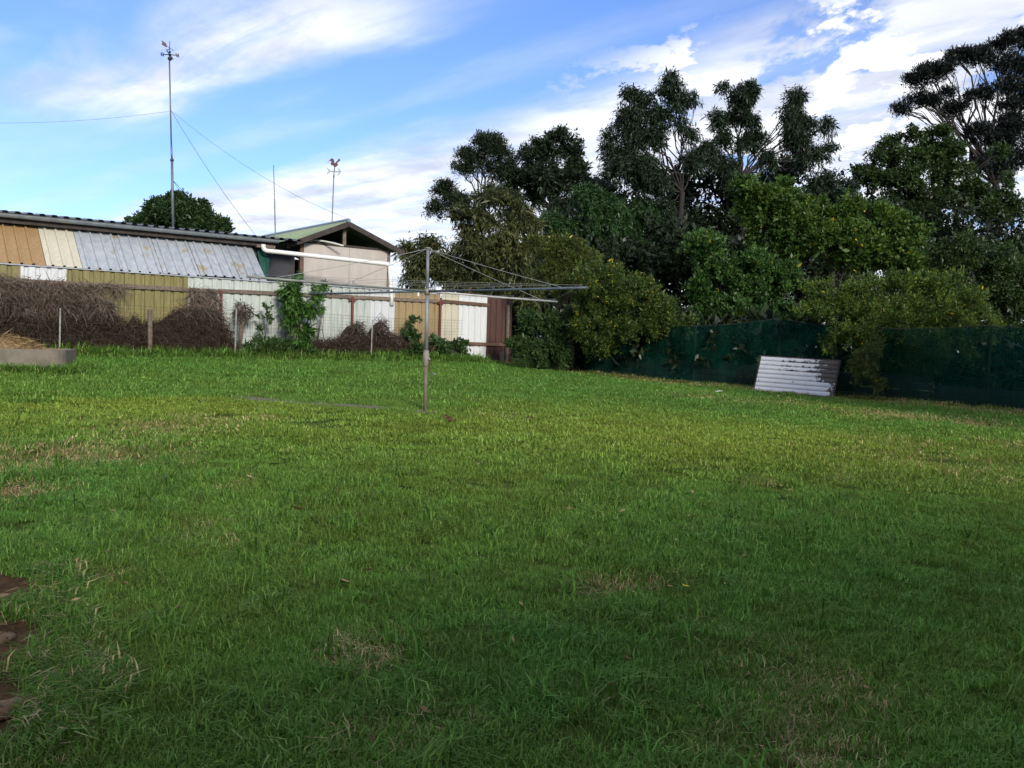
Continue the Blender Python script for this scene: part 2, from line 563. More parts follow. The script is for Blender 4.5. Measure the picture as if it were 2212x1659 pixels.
def grass_material():
    m, q = mat_base('grass_blades')
    dry = q.n('ShaderNodeAttribute', attribute_name='dry', attribute_type='INSTANCER')
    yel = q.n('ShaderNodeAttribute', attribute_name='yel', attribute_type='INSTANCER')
    oi = q.n('ShaderNodeObjectInfo')
    at = q.n('ShaderNodeAttribute', attribute_name='tint')
    c = q.mix(at.outputs['Fac'], (.046, .122, .016), (.175, .325, .066))
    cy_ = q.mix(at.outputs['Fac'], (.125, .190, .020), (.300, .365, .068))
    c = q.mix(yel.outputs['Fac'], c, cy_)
    cd = q.mix(at.outputs['Fac'], (.20, .135, .06), (.46, .35, .19))
    v = q.m('ADD', dry.outputs['Fac'], q.m('MULTIPLY', q.m('SUBTRACT', at.outputs['Fac'], .5), .9))
    c = q.mix(q.step(v, .42, .58), c, cd)
    hs = q.n('ShaderNodeHueSaturation')
    q.l(q.m('ADD', .75, q.m('MULTIPLY', oi.outputs['Random'], .5)), hs.inputs['Value'])
    q.l(q.m('ADD', .485, q.m('MULTIPLY', oi.outputs['Random'], .03)), hs.inputs['Hue'])
    q.l(c, hs.inputs['Color'])
    b = q.n('ShaderNodeBsdfPrincipled')
    q.l(hs.outputs[0], b.inputs['Base Color'])
    b.inputs['Roughness'].default_value = .6
    b.inputs['Specular IOR Level'].default_value = .12
    tr = q.n('ShaderNodeBsdfTranslucent')
    q.l(q.mix(1.0, hs.outputs[0], (1.1, 1.2, .7), 'MULTIPLY'), tr.inputs['Color'])
    mx = q.n('ShaderNodeMixShader')
    mx.inputs[0].default_value = .27
    q.l(b.outputs[0], mx.inputs[1])
    q.l(tr.outputs[0], mx.inputs[2])
    return finish(m, q, mx.outputs[0])


M['grass'] = grass_material()

# ------------------------------------------------------------------ yard layout
F0 = Vector((-10.0, 17.7, 0))
DU = Vector((.7915, .6112, 0))               # along the metal fence, to the right
DN = Vector((.6112, -.7915, 0))              # from the metal fence into the yard
FROT = math.atan2(DU.y, DU.x)
ZF = .93                                      # ground level along the metal fence
N0 = Vector((0.0, 25.0, 0))
ND = Vector((9.9, -7.9, 0)).normalized()      # along the net fence, to the right
NN = Vector((-ND.y, ND.x, 0)) * -1            # into the yard
NN = NN if NN.y < 0 else -NN
NROT = math.atan2(ND.y, ND.x)


def FP(u, n, z):
    p = F0 + DU * u + DN * n
    return Vector((p.x, p.y, z))


def UF(px, py, n=0.0):
    """distance along the metal fence (offset n) that shows at picture point px,py; also its height"""
    d = ray(px, py)
    o = F0 + DN * n
    # o + DU*u = s*d (in xy)
    det = DU.x * -d.y - DU.y * -d.x
    u = (-o.x * -d.y - -o.y * -d.x) / det
    s = (o.y + DU.y * u) / d.y
    return u, EYE + d.z * s


def NPt(a, n, z):
    p = N0 + ND * a + NN * n
    return Vector((p.x, p.y, z))


def AN(px, py, n=0.0):
    d = ray(px, py)
    o = N0 + NN * n
    det = ND.x * -d.y - ND.y * -d.x
    a = (-o.x * -d.y - -o.y * -d.x) / det
    s = (o.y + ND.y * a) / d.y
    return a, EYE + d.z * s


# ------------------------------------------------------------------ ground sheet
pathpx = [(-120, 880), (0, 873), (130, 867), (270, 861), (400, 858), (520, 858), (631, 867), (720, 876), (830, 886), (940, 895)]
pathw = [G(*p) for p in pathpx]
PX = np.array([p.x for p in pathw])
PY = np.array([p.y for p in pathw])
dry_spots = [(1640, 1043, .16, 1), (1790, 1032, .13, 1), (1700, 1430, .34, .55), (1740, 1620, .30, .62), (790, 1405, .22, .8), (200, 978, .9, .62),
             (350, 925, .7, .5), (60, 1000, .8, .55), (1330, 1262, .22, .85), (40, 1060, .35, .8), (520, 1047, .16, .7), (2100, 915, .9, .7),
             (1900, 900, .9, .75), (1700, 870, .8, .6), (2180, 960, .7, .6), (2180, 1030, .3, .8), (1590, 870, .5, .5), (1480, 1340, .12, .7),
             (940, 1570, .12, .8), (470, 1140, .15, .6), (480, 905, .5, .5), (60, 1640, .2, .6), (820, 1600, .14, .8), (1560, 1010, .15, .5), (1100, 900, .4, .25),
             (1970, 960, .6, .35), (1780, 1480, .3, .7), (1330, 1500, .12, .6), (250, 1240, .16, .6), (450, 1180, .14, .7), (2050, 1010, 1.3, .27), (1480, 860, .6, .5)]
DS = [(G(x, y), r * .85, s * (.62 if y > 1100 else .85)) for x, y, r, s in dry_spots]
soilc = [(G(-60, 1290), .44), (G(-50, 1400), .42), (G(0, 1495), .32), (G(75, 1503), .25), (G(-60, 1560), .36)]


def vnoise(x, y, sc, seed):
    """smooth value noise 0..1"""
    r = np.random.default_rng(seed)
    tab = r.random((64, 64))
    u, v = np.asarray(x) * sc, np.asarray(y) * sc
    iu, iv = np.floor(u).astype(int), np.floor(v).astype(int)
    fu, fv = u - iu, v - iv
    fu, fv = fu * fu * (3 - 2 * fu), fv * fv * (3 - 2 * fv)
    a = tab[iu % 64, iv % 64]
    b = tab[(iu + 1) % 64, iv % 64]
    c = tab[iu % 64, (iv + 1) % 64]
    d = tab[(iu + 1) % 64, (iv + 1) % 64]
    return (a * (1 - fu) + b * fu) * (1 - fv) + (c * (1 - fu) + d * fu) * fv


def dryness(x, y):
    d = np.zeros_like(x)
    for c, r, s in DS:
        k = np.exp(-(((x - c.x) ** 2 + ((y - c.y)) ** 2) / (r * r)) ** 1.2)
        d = np.maximum(d, s * k)
    nd = (x - N0.x) * NN.x + (y - N0.y) * NN.y
    along = (x - N0.x) * ND.x + (y - N0.y) * ND.y
    strip = np.where(nd < -.12, .1, np.clip(1.5 - nd / .85, 0, 1) * np.clip((along - 2.5) / 3.0, 0.35, 1))
    return np.clip(np.maximum(d, strip) + .35 * (vnoise(x, y, 1.3, 3) - .5) * (d > .05), 0, 1)


def soilness(x, y):
    d = np.zeros_like(x)
    for c, r in soilc:
        d = np.maximum(d, np.exp(-(((x - c.x) ** 2 + (y - c.y) ** 2) / (r * r)) ** 1.5))
    return d


def lumps(x, y):
    return .05 * (vnoise(x, y, .65, 11) - .5)


def gl(x, y):
    a, b = np.array([float(x)]), np.array([float(y)])
    return float((gz(a, b) + np.exp(-((a / 14) ** 2 + ((b - 11) / 15) ** 2)) * lumps(a, b))[0])


gx = np.unique(np.concatenate([-np.geomspace(16, 420, 14)[::-1], np.linspace(-15, 14, 146), np.geomspace(15, 420, 14)]))
gy = np.unique(np.concatenate([-np.geomspace(6, 400, 12)[::-1], np.linspace(-5, 28, 166), np.geomspace(29, 600, 16)]))
XX, YY = np.meshgrid(gx, gy)
near = np.exp(-((XX / 14) ** 2 + ((YY - 11) / 15) ** 2))
ZZ = gz(XX, YY) + near * lumps(XX, YY)
vv = np.stack([XX.ravel(), YY.ravel(), ZZ.ravel() - .012], 1)
nx, ny = len(gx), len(gy)
ii = (np.arange(ny - 1)[:, None] * nx + np.arange(nx - 1)[None, :]).ravel()
ff = np.stack([ii, ii + 1, ii + nx + 1, ii + nx], 1)
dirt = np.clip(dryness(XX.ravel(), YY.ravel()) * .8 + soilness(XX.ravel(), YY.ravel()), 0, 1)
gm = np_mesh('ground', vv, ff, {'dirt': dirt}, True)
tag(link('ground', gm, None, M['ground']), 'gently rising lawn ground under the grass', None, None, 'structure')

# narrow concrete path half swallowed by the turf
mb = MB()
seg = []
for i in range(5, len(pathw) - 1):
    a, b = pathw[i], pathw[i + 1]
    n_ = max(2, int((b - a).length / .25))
    for k in range(n_):
        seg.append(a.lerp(b, k / n_))
seg.append(pathw[-1])
vs, fs = [], []
for i, p in enumerate(seg):
    d = (seg[min(i + 1, len(seg) - 1)] - seg[max(i - 1, 0)])
    s = Vector((-d.y, d.x, 0)).normalized()
    s = s if s.y > 0 else -s
    a, b = p - s * (.16 + .10 * random.random()), p + s * (.24 + .06 * random.random())
    vs += [(a.x, a.y, gl(a.x, a.y) - .02), (a.x, a.y, gl(a.x, a.y) + .020), (b.x, b.y, gl(b.x, b.y) + .022), (b.x, b.y, gl(b.x, b.y) - .02)]
for i in range(len(seg) - 1):
    for k in range(3):
        fs.append((i * 4 + k, i * 4 + k + 1, i * 4 + 5 + k, i * 4 + 4 + k))
mb.add(vs, fs)
tag(mb.build('path', M['concrete_path']), 'narrow old concrete path edge half buried in the turf', None, None, 'structure')

# soil patch at the lower left, with edging stones
sx0, sx1 = min(c.x for c, _ in soilc) - .5, max(c.x for c, _ in soilc) + .35
sy0, sy1 = min(c.y for c, _ in soilc) - .4, max(c.y for c, _ in soilc) + .45
SX, SY = np.meshgrid(np.arange(sx0, sx1, .022), np.arange(sy0, sy1, .022))
sn = soilness(SX, SY)
crumb = vnoise(SX, SY, 9, 21) * .5 + vnoise(SX, SY, 24, 22) * .5
SZ = gz(SX, SY) + np.exp(-((SX / 14) ** 2 + ((SY - 11) / 15) ** 2)) * lumps(SX, SY) - .008 + .045 * (crumb - .3) * np.clip(sn * 2, 0, 1)
mk_ = (sn + .5 * (vnoise(SX, SY, 6, 23) - .5)) > .22
nyy, nxx = SX.shape
iq = (np.arange(nyy - 1)[:, None] * nxx + np.arange(nxx - 1)[None, :])
iq = iq[mk_[:-1, :-1]].ravel()
fq = np.stack([iq, iq + 1, iq + nxx + 1, iq + nxx], 1)
used, inv = np.unique(fq, return_inverse=True)
vq = np.stack([SX.ravel(), SY.ravel(), SZ.ravel()], 1)[used]
tag(link('soil', np_mesh('soil', vq, inv.reshape(fq.shape), None, False), None, M['soil']), 'bare dark garden soil in the lower left corner', None, None, 'structure')


def stone(pt, ln, w, h, ang, label):
    me = MB()
    nx_, ny_ = 6, 4
    r = random.Random(int(ln * 1000))
    vs, fs = [], []
    for i in range(nx_ + 1):
        for k in range(8):
            a = 2 * math.pi * (k + .5) / 8
            e = 1 - .25 * abs(i / nx_ * 2 - 1) ** 4
            cyv = max(-1, min(1, math.cos(a) * 1.35)) * w / 2 * e + r.uniform(-.004, .004)
            czv = max(-1, min(1, math.sin(a) * 1.35)) * h / 2 * e + r.uniform(-.004, .004)
            vs.append(((i / nx_ - .5) * ln, cyv, czv))
    for i in range(nx_):
        for k in range(8):
            fs.append((i * 8 + k, i * 8 + (k + 1) % 8, i * 8 + 8 + (k + 1) % 8, i * 8 + 8 + k))
    fs += [tuple(range(7, -1, -1)), tuple(nx_ * 8 + k for k in range(8))]
    me.add(vs, fs)
    o = link('edging_stone', me.mesh('edging_stone', True), None, M['brick'], (pt.x, pt.y, pt.z + h * .35), ang)
    return tag(o, label, 'stone', 'garden edging stones')


stone(G(4, 1545), .30, .10, .05, .75, 'tan edging stone nearest the camera at the lower left corner')
stone(G(-6, 1390), .14, .07, .035, 1.2, 'small pale edging stone on the dark soil at the left edge')
if 0: print('post', G(920, 895), 'left', G(100, 818), 'right', G(1800, 857))

# ------------------------------------------------------------------ ribbed metal sheets
def ribbed(o, ex, ey, nrm, w, h, pitch=.21, rw=.05, sl=.018, dep=.03, first=.5, top=None, rows=1):
    """one ribbed sheet: o lower-left corner, ex across, ey up, ribs pushed along nrm"""
    o, ex, ey, nrm = Vector(o), Vector(ex), Vector(ey), Vector(nrm)
    xs = [(0.0, 0.0)]
    c = pitch * first
    while c + rw / 2 + sl < w:
        xs += [(c - rw / 2 - sl, 0), (c - rw / 2, dep), (c + rw / 2, dep), (c + rw / 2 + sl, 0)]
        c += pitch
    xs.append((w, 0.0))
    vs, fs = [], []
    for j in range(rows + 1):
        for (x, d) in xs:
            hh = h * j / rows
            vs.append(o + ex * x + ey * hh + nrm * d)
    k = len(xs)
    for j in range(rows):
        for i in range(k - 1):
            fs.append((j * k + i, j * k + i + 1, j * k + k + i + 1, j * k + k + i))
    # folded edges give the sheet its thickness
    e = nrm * -.004
    for i0 in (0, k - 1):
        b = len(vs)
        vs += [vs[i0] + e, vs[rows * k + i0] + e]
        fs.append((i0, b, b + 1, rows * k + i0))
    m = MB()
    m.add(vs, fs)
    return m


ZV = Vector((0, 0, 1))
fence = thing('metal_fence', 'patchwork fence of olive, white, tan and brown ribbed metal sheets', 'fence', FP(4, 0, ZF))
_, ZT = UF(405, 597.7)
ranges = [(-700, -520, 'offwhite'), (-520, -300, 'olive'), (-300, -130, 'white'), (-130, 44, 'olive'), (44, 143, 'white'), (143, 405, 'olive'), (405, 799, 'offwhite'), (799, 852, 'white'), (852, 949, 'tan'),
          (953, 990, 'cream'), (990, 1051, 'white'), (1051, 1105, 'brown')]


def fence_top_px(px):
    return 570.6 + .0683 * px


for a, b, mk in ranges:
    ua, ub = UF(a, fence_top_px(a) + 60)[0], UF(b, fence_top_px(b) + 60)[0]
    n_ = max(1, round((ub - ua) / .84))
    w = (ub - ua) / n_
    for i in range(n_):
        u0 = ua + i * w
        h = ZT - ZF + .06 + random.uniform(-.012, .012)
        first = .5 if mk != 'olive' else .35
        sm = ribbed(FP(u0, -.001 * (i % 2) - .0005 * random.random(), ZF - .06), DU, ZV, -DN, w + .004, h, .206, .055, .015, .032, first)
        o = sm.build('sheet', M[mk], fence)
# thin top capping
ua, ub = UF(-700, 523)[0], UF(949, 636)[0]
MB().beam(FP(ua, .006, ZT + .012), FP(ub, .006, ZT + .012), .05, .022).build('top_cap', M['galv'], fence)


def rail(pa, pb, n, mk, hh=.085):
    (u0, z0), (u1, z1) = UF(*pa, n), UF(*pb, n)
    m = MB()
    k = 8
    for i in range(k):
        a, b = FP(u0 + (u1 - u0) * i / k, n, z0 + (z1 - z0) * i / k), FP(u0 + (u1 - u0) * (i + 1) / k, n, z0 + (z1 - z0) * (i + 1) / k)
        if i == 0:
            m.beam(a, b, .04, hh)
        else:
            m.v[-8:] = m.v[-8:]
            m.beam(a + (b - a) * -.0, b, .04 + .0007 * (i % 2), hh + .0015 * (i % 3))
    return m.build('rail', M[mk], fence)


rail((-680, 571), (-102, 600), .027, 'timber')
rail((-100, 600), (200, 614.5), .025, 'timber')
rail((202, 614.6), (470, 629), .027, 'timber')
rail((472, 628), (760, 641), .025, 'timber')
rail((762, 641.5), (945, 650.5), .027, 'timber')
rail((952, 650), (1056, 659), .025, 'browntimber')
rail((930, 739), (1092, 745), .03, 'browntimber')


def redpost(px, py0, py1, tee=False):
    u, zt = UF(px, py0, .07)
    m = MB()
    m.tube([FP(u, .07, ZF - .1), FP(u, .07, zt)], .032, 10)
    m.ball(FP(u, .07, zt), .034, 10, 6)
    if tee:
        m.beam(FP(u - .10, .075, zt - .05), FP(u + .10, .075, zt - .05), .03, .05)
    return m.build('post', M['redpost'], fence)


redpost(762, 643, 760, True)
redpost(952, 650, 780, True)
redpost(478, 630, 760)
# fallen brown timber post at the fence end
u, z = UF(1098, 655, .1)
MB().box(FP(u, .1, (ZF + z) / 2 - .05), .07, .07, z - ZF, (DU, DN, ZV)).build('end_post', M['timber'], fence)

# ------------------------------------------------------------------ wire mesh fence in front
MN = .62
wf = thing('wire_mesh_fence', 'low rusty wire mesh fence standing before the metal sheets', 'fence', FP(4, MN, ZF))
u_a, u_b = UF(-500, 690, MN)[0], UF(1000, 700, MN)[0]
m = MB()
_, zt = UF(320, 662, MN)


def flatwire(a, b, t):
    a, b = Vector(a), Vector(b)
    m.tube([a, b], t, 3, False)


rows = [0, .07, .14, .21, .28, .35, .44, .53, .62, .71, .80, .90, 1.0]
ht = zt - ZF
for i, r in enumerate(rows):
    pts = []
    for k in range(25):
        u = u_a + (u_b - u_a) * k / 24
        pts.append(FP(u, MN + .012 * math.sin(u * 2.1 + i), zt - ht * r + .015 * math.sin(u * 1.3)))
    m.tube(pts, .0035 if i == 0 else .0022, 3, False)
u = u_a
while u < u_b:
    top = zt + .015 * math.sin(u * 1.3)
    j = random.uniform(-.008, .008)
    m.tube([FP(u, MN, ZF), FP(u + j, MN + .012 * math.sin(u * 2.1), top)], .0019, 3, False)
    u += .075
o = m.build('wire_mesh', M['meshwire'], wf)
tag(o, None, None, None, 'stuff')


def picket(px, pyt, pyb, r, mk, square=False, lean=0.0):
    ut, z1 = UF(px + lean, pyt, MN + .03)
    ub_, z0 = UF(px, pyb, MN + .03)
    mm = MB()
    a, b = FP(ub_, MN + .04, ZF - .1), FP(ut, MN + .04, z1)
    if square:
        pts = [a.lerp(b, k / 6) + Vector((random.uniform(-.008, .008), random.uniform(-.008, .008), 0)) for k in range(7)]
        mm.tube(pts, [r * random.uniform(.85, 1.1) for _ in pts], 7)
    else:
        mm.beam(a, b, r * 2, r * .7, DN)
        mm.beam(a + DN * .006, b + DN * .006, r * .7, r * 2, DN)
    return mm.build('post', M[mk], wf)


picket(128, 666, 765, .014, 'picket', lean=2)
picket(324, 668, 762, .05, 'timber', True)
picket(507, 667, 774, .014, 'picket', lean=3)
picket(801, 690, 776, .014, 'picket', lean=3)
picket(-60, 660, 768, .014, 'picket')
picket(650, 700, 772, .03, 'timber', True)

# ------------------------------------------------------------------ long shed behind the fence
shed = thing('long_shed', 'long low shed with grey gutter and sloping patchwork sheet skirt', 'shed', FP(2.5, -3.5, ZF))
ZG = EYE + 2.30                               # gutter height
us0, us1 = UF(-620, 420, -.9)[0], UF(583, 520, -.9)[0]
# walls
wl = MB()
wl.box(FP((us0 + us1) / 2, -3.6, (ZF + ZG - .06) / 2), us1 - us0 - .25, 5.0, ZG - .06 - ZF, (DU, DN, ZV))
wl.build('wall', M['darkwall'], shed)
# roof sheets
RS = math.radians(5.5)
er = -DN * math.cos(RS) + ZV * math.sin(RS)
nr = (DN * math.sin(RS) + ZV * math.cos(RS))
u = us0
k = 0
while u < us1 + .12:
    sm = ribbed(FP(u, -.84, ZG + .035 + .002 * (k % 2)), DU, er, nr, .93, 5.6, .23, .075, .03, .045, .5)
    sm.build('roof_sheet', M['darkroof'], shed)
    u += .92
    k += 1
# gutter: half round channel
m = MB()
prof = []
for i in range(9):
    a = math.pi * (i / 8)
    prof.append((math.cos(a) * .06, -math.sin(a) * .075))
prof = [(-.075, .0)] + [(-x, y) for x, y in prof] + [(.07, .012)]
vs, fs = [], []
for u in (us0 - .2, us1 + .18):
    for (x, y) in prof:
        vs.append(FP(u, -.80 + x, ZG + y - .0))
kk = len(prof)
fs = [(i, i + 1, kk + i + 1, kk + i) for i in range(kk - 1)] + [tuple(range(kk)), tuple(range(2 * kk - 1, kk - 1, -1))]
m.add(vs, fs)
m.build('gutter', M['gutter'], shed, False)
MB().beam(FP(us0 - .1, -.905, ZG - .09), FP(us1 + .1, -.905, ZG - .09), .03, .16).build('fascia', M['darktimber'], shed)
MB().beam(FP(us1 - .35, -.88, ZG - .17), FP(us1 + .12, -.88, ZG - .17), .08, .07).build('eave_beam', M['timber'], shed)
# sloping sheet skirt (bottom on the fence top, head under the gutter)
bot = [(-520, 'galv'), (-430, 'cream'), (-350, 'galv'), (-270, 'orange_tan'), (-190, 'orange_tan'), (-110, 'orange_tan'), (-20, 'orange_tan'), (100.6, 'cream'), (179, 'galv'), (267, 'galv'), (353, 'galv'), (434, 'galv'), (510, 'galv'), (577, None)]
zb, zh = ZT + .03, EYE + 2.13
sl_v = (FP(0, -1.08, zh) - FP(0, -.06, zb))
sl_l = sl_v.length
es = sl_v.normalized()
ns = DU.cross(es)
ns = ns if ns.dot(DN) > 0 else -ns
for i in range(len(bot) - 1):
    ua = UF(bot[i][0], fence_top_px(bot[i][0]), -.06)[0]
    ub = UF(bot[i + 1][0], fence_top_px(bot[i + 1][0]), -.06)[0]
    o0 = FP(ua, -.06, zb + .004 * (i % 2)) + ns * (.006 * (i % 3)) + es * random.uniform(-.01, .02)
    d2 = (DU + es * random.uniform(-.012, .012)).normalized()
    sm = ribbed(o0, d2, es, ns, ub - ua - .008, sl_l + random.uniform(-.02, .05), .212, .032, .012, .040, .55)
    sm.build('skirt_sheet', M[bot[i][1]], shed)
# green tarp corner at the end of the skirt
ux, zx = UF(571, 560, -.5)
m = MB()
a0, a1, a2, a3 = P(553, 532, 21.9), P(583, 557, 21.9), P(577, 606, 21.4), P(566, 590, 21.4)
mid = (a0 + a1 + a2 + a3) / 4 + Vector((.05, -.08, 0))
m.add([a0, a1, a2, a3, mid], [(0, 1, 4), (1, 2, 4), (2, 3, 4), (3, 0, 4)])
m.build('tarp_corner', M['teal'], shed)

# ------------------------------------------------------------------ gabled shed
n2 = -1.6
(uL, zL), (uR, zR) = UF(655, 528, n2), UF(836, 539, n2)
uA, zA = UF(752, 480, n2 + .25)
uRR, zRR = UF(869, 543, n2 + .25)
uLL, zLL = UF(618, 527, n2 + .25)
zW = (zL + zR) / 2
gs = thing('gabled_shed', 'small gabled shed with pale green roof and beige board front', 'shed', FP((uL + uR) / 2, n2 - 2.5, ZF))
print('gable', uL, uR, uA, uLL, uRR, 'z', zL, zR, zA, zLL, zRR)
uM = (uL + uR) / 2 + .08
wm = MB().box(FP((uL + uM) / 2, n2, (ZF + zW) / 2), uM - uL - .006, .05, zW - ZF, (DU, DN, ZV)).build('wall_board', M['beige'], gs)
wm = MB().box(FP((uM + uR) / 2, n2 + .003, (ZF + zW) / 2 - .006), uR - uM - .006, .05, zW - ZF, (DU, DN, ZV)).build('wall_board', M['beige'], gs)
MB().box(FP(uL - .05, n2 + .01, (ZF + zW) / 2), .10, .09, zW - ZF + .12, (DU, DN, ZV)).build('corner_post', M['browntimber'], gs)
MB().box(FP(uR + .04, n2 + .01, (ZF + zW) / 2), .08, .09, zW - ZF + .06, (DU, DN, ZV)).build('corner_post', M['timber'], gs)
MB().beam(FP(uL, n2 + .03, zW + .025), FP(uR, n2 + .03, zW + .02), .05, .05).build('wall_plate', M['darktimber'], gs)
MB().box(FP(uA, n2 + .04, (zW + zA) / 2), .09, .06, zA - zW - .05, (DU, DN, ZV)).build('king_post', M['timber'], gs)
# dark left wing wall and side walls
MB().box(FP(uL - .66, n2 - .35, (ZF + zW) / 2 - .06), 1.15, .06, zW - ZF - .12, (DU, DN, ZV)).build('side_board', M['darkwall'], gs)
MB().box(FP(uR + .02, n2 - 3.0, (ZF + zW) / 2), .05, 5.6, zW - ZF, (DU, DN, ZV)).build('side_wall', M['darkwall'], gs)
MB().box(FP((uL + uR) / 2, n2 - 5.9, (ZF + zA) / 2 - .3), uR - uL + 1.0, .05, zA - ZF - .5, (DU, DN, ZV)).build('back_wall', M['darkwall'], gs)
# roof: ribbed sheets on both slopes
zE = min(zLL, zRR) - .02
halfL, halfR = uA - uLL, uRR - uA
for side, hw, zend in ((-1, halfL, zLL), (1, halfR, zRR)):
    dv = (DU * (side * hw) + ZV * (zend - zA))
    L_ = dv.length
    dv.normalize()
    nv = DN.cross(dv)
    nv = nv if nv.z > 0 else -nv
    y = 0.0
    i = 0
    while y < 6.2:
        start = FP(uA, n2 + .27 - y, zA + .02 + .002 * (i % 2))
        sm = ribbed(start, -DN, dv, nv, .80, L_ + .06, .16, .05, .02, .022, .5)
        sm.build('roof_sheet', M['greenroof'], gs)
        y += .79
        i += 1
    MB().beam(FP(uA, n2 + .30, zA - .05), FP(uA + side * (hw + .02), n2 + .30, zend - .06), .04, .13, DN.cross(dv)).build('barge_board', M['darktimber'], gs)
MB().tube([FP(uA, n2 + .30, zA + .045), FP(uA, n2 - 6.0, zA + .045)], .055, 6).build('ridge_cap', M['blueridge'], gs)
# pale curved hose inside the gable
pts = [P(x, y, 23.35) for x, y in ((663, 522), (680, 519), (700, 521), (720, 525), (742, 531))]
MB().tube(pts, .022, 6).build('curved_strip', M['pvc'], gs)
pts = [P(x, y, 23.0) for x, y in ((577, 528), (590, 530), (605, 530), (620, 528))]
MB().tube(pts, .018, 6).build('curved_strip', M['galv'], gs)

# white downpipe from the long shed to the ground
def bend(pts, r=.12, k=5):
    out = [Vector(pts[0])]
    for i in range(1, len(pts) - 1):
        a, b, c = Vector(pts[i - 1]), Vector(pts[i]), Vector(pts[i + 1])
        d1, d2 = (a - b).normalized(), (c - b).normalized()
        p0, p2 = b + d1 * r, b + d2 * r
        for j in range(k + 1):
            t = j / k
            out.append(p0 * (1 - t) ** 2 + b * (2 * t * (1 - t)) + p2 * t * t)
    out.append(Vector(pts[-1]))
    return out


YP0, YP1 = 21.55, 22.95
dp = thing('downpipe', 'white plastic rainwater pipe crossing the beige shed wall', 'pipe', P(845, 640, YP1))
pts = [P(569, 528, YP0), P(569, 541, YP0), P(841, 571, YP1), P(845, 628, YP1), P(846, 660, YP1)]
MB().tube(bend(pts, .10), .055, 12).build('pipe', M['pvc'], dp, True)
for t in (.06, .4, .985):
    a = pts[1].lerp(pts[2], t)
    b = pts[1].lerp(pts[2], t + .012)
    MB().tube([a, b], .062, 12).build('collar', M['pvc'], dp, True)
a = P(844.3, 618, YP1)
MB().tube([a, a - ZV * .06], .063, 12).build('collar', M['pvc'], dp, True)

# ------------------------------------------------------------------ weather vanes, aerial
def roofz(pt):
    n = (Vector((pt.x, pt.y, 0)) - F0).dot(DN)
    return ZG + .05 + (-.84 - n) * math.tan(RS)


YM = 22.6
wb = P(374, 489, YM)
base = Vector((wb.x, wb.y, roofz(wb)))
wv = thing('weather_vane', 'tall mast with arrow weather vane and compass letters on the long shed', 'weather vane', base)
pm = lambda x, y: P(x, y, YM)
MB().tube([base, pm(371.5, 345)], .034, 8).build('lower_mast', M['mast'], wv, True)
MB().tube([pm(371.5, 348), pm(370.2, 316)], .026, 8).build('sleeve', M['mast'], wv, True)
MB().tube([pm(370.2, 320), pm(365.9, 129)], .019, 8).build('upper_mast', M['mast'], wv, True)
MB().ball(pm(371.5, 346), .05, 8, 6).build('clamp', M['vane_dark'], wv)
S = YM / FPX                                    # metres per picture pixel at the mast
ex, ez = Vector((1, .12, -.03)).normalized(), Vector((.0, 0, 1))


def zz6(x, y):
    """zoom of the vane (480,110,620,215) to picture px"""
    return ((480 + x * 140 / 2212) * .6777, (110 + y * 105 / 1659) * .6777)


q6 = lambda x, y: pm(*zz6(x, y))
MB().ball(q6(970, 1215), 6.6 * S * .68, 14, 10).build('lower_ball', M['vane_dark'], wv, True)
MB().ball(q6(968, 1020), 4.6 * S * .68, 14, 10).build('hub_ball', M['vane_dark'], wv, True)
MB().ball(q6(965, 875), 3.6 * S * .68, 14, 10).build('upper_ball', M['vane_dark'], wv, True)
MB().tube([q6(970, 1300), q6(965, 350)], .009, 6).build('spindle', M['vane_dark'], wv)
MB().tube([q6(660, 1000), q6(1280, 1040)], .011, 6).build('compass_arm', M['vane_dark'], wv)
MB().tube([q6(968, 1020) + Vector((.06, -.38, 0)), q6(968, 1020) + Vector((-.06, .38, 0))], .011, 6).build('compass_arm', M['vane_dark'], wv)


def stroke(parent, pts, w, name, mk):
    mm = MB()
    for a, b in zip(pts[:-1], pts[1:]):
        a3, b3 = q6(*a), q6(*b)
        d = (b3 - a3).normalized()
        mm.beam(a3 - d * w * .3, b3 + d * w * .3, .012, w, (0, -1, 0))
    for i in range(len(mm.v)):
        pass
    return mm.build(name, M[mk], parent)


# letters stand on the arm and are seen from behind
stroke(wv, [(650, 985), (640, 945), (590, 925), (525, 930), (530, 985)], .02, 'letter_s', 'vane_dark')
stroke(wv, [(650, 1000), (560, 995), (528, 1015), (545, 1055), (590, 1070), (655, 1072), (655, 1035)], .02, 'letter_s_lower', 'vane_dark')
stroke(wv, [(1290, 975), (1318, 1120)], .02, 'letter_n', 'vane_dark')
stroke(wv, [(1318, 1120), (1405, 985)], .022, 'letter_n_diagonal', 'vane_dark')
stroke(wv, [(1405, 985), (1408, 1130)], .02, 'letter_n_stem', 'vane_dark')
stroke(wv, [(1265, 968), (1320, 972)], .012, 'letter_n_serif', 'vane_dark')
stroke(wv, [(1375, 1130), (1438, 1132)], .012, 'letter_n_serif', 'vane_dark')
# arrow pointing towards the right and the viewer
arrow = [(590, 320), (800, 470), (835, 580), (1085, 745), (1095, 730), (1145, 815), (1080, 790), (1085, 765), (835, 605), (830, 670), (600, 540), (640, 470)]
o3 = q6(965, 680)
mm = MB()
poly = []
for (x, y) in arrow:
    d = q6(x, y) - o3
    poly.append((d.x, d.z))
mm.plate(poly, o3, (1, .35, 0), (0, 0, 1), .012)
mm.build('arrow', M['vane_red'], wv)
stroke(wv, [(815, 785), (985, 720)], .014, 'cross_arm', 'vane_dark')
# guy wires
guy = thing('guy_wires', 'thin guy wires holding the tall weather vane mast', 'wire', pm(370.3, 240))


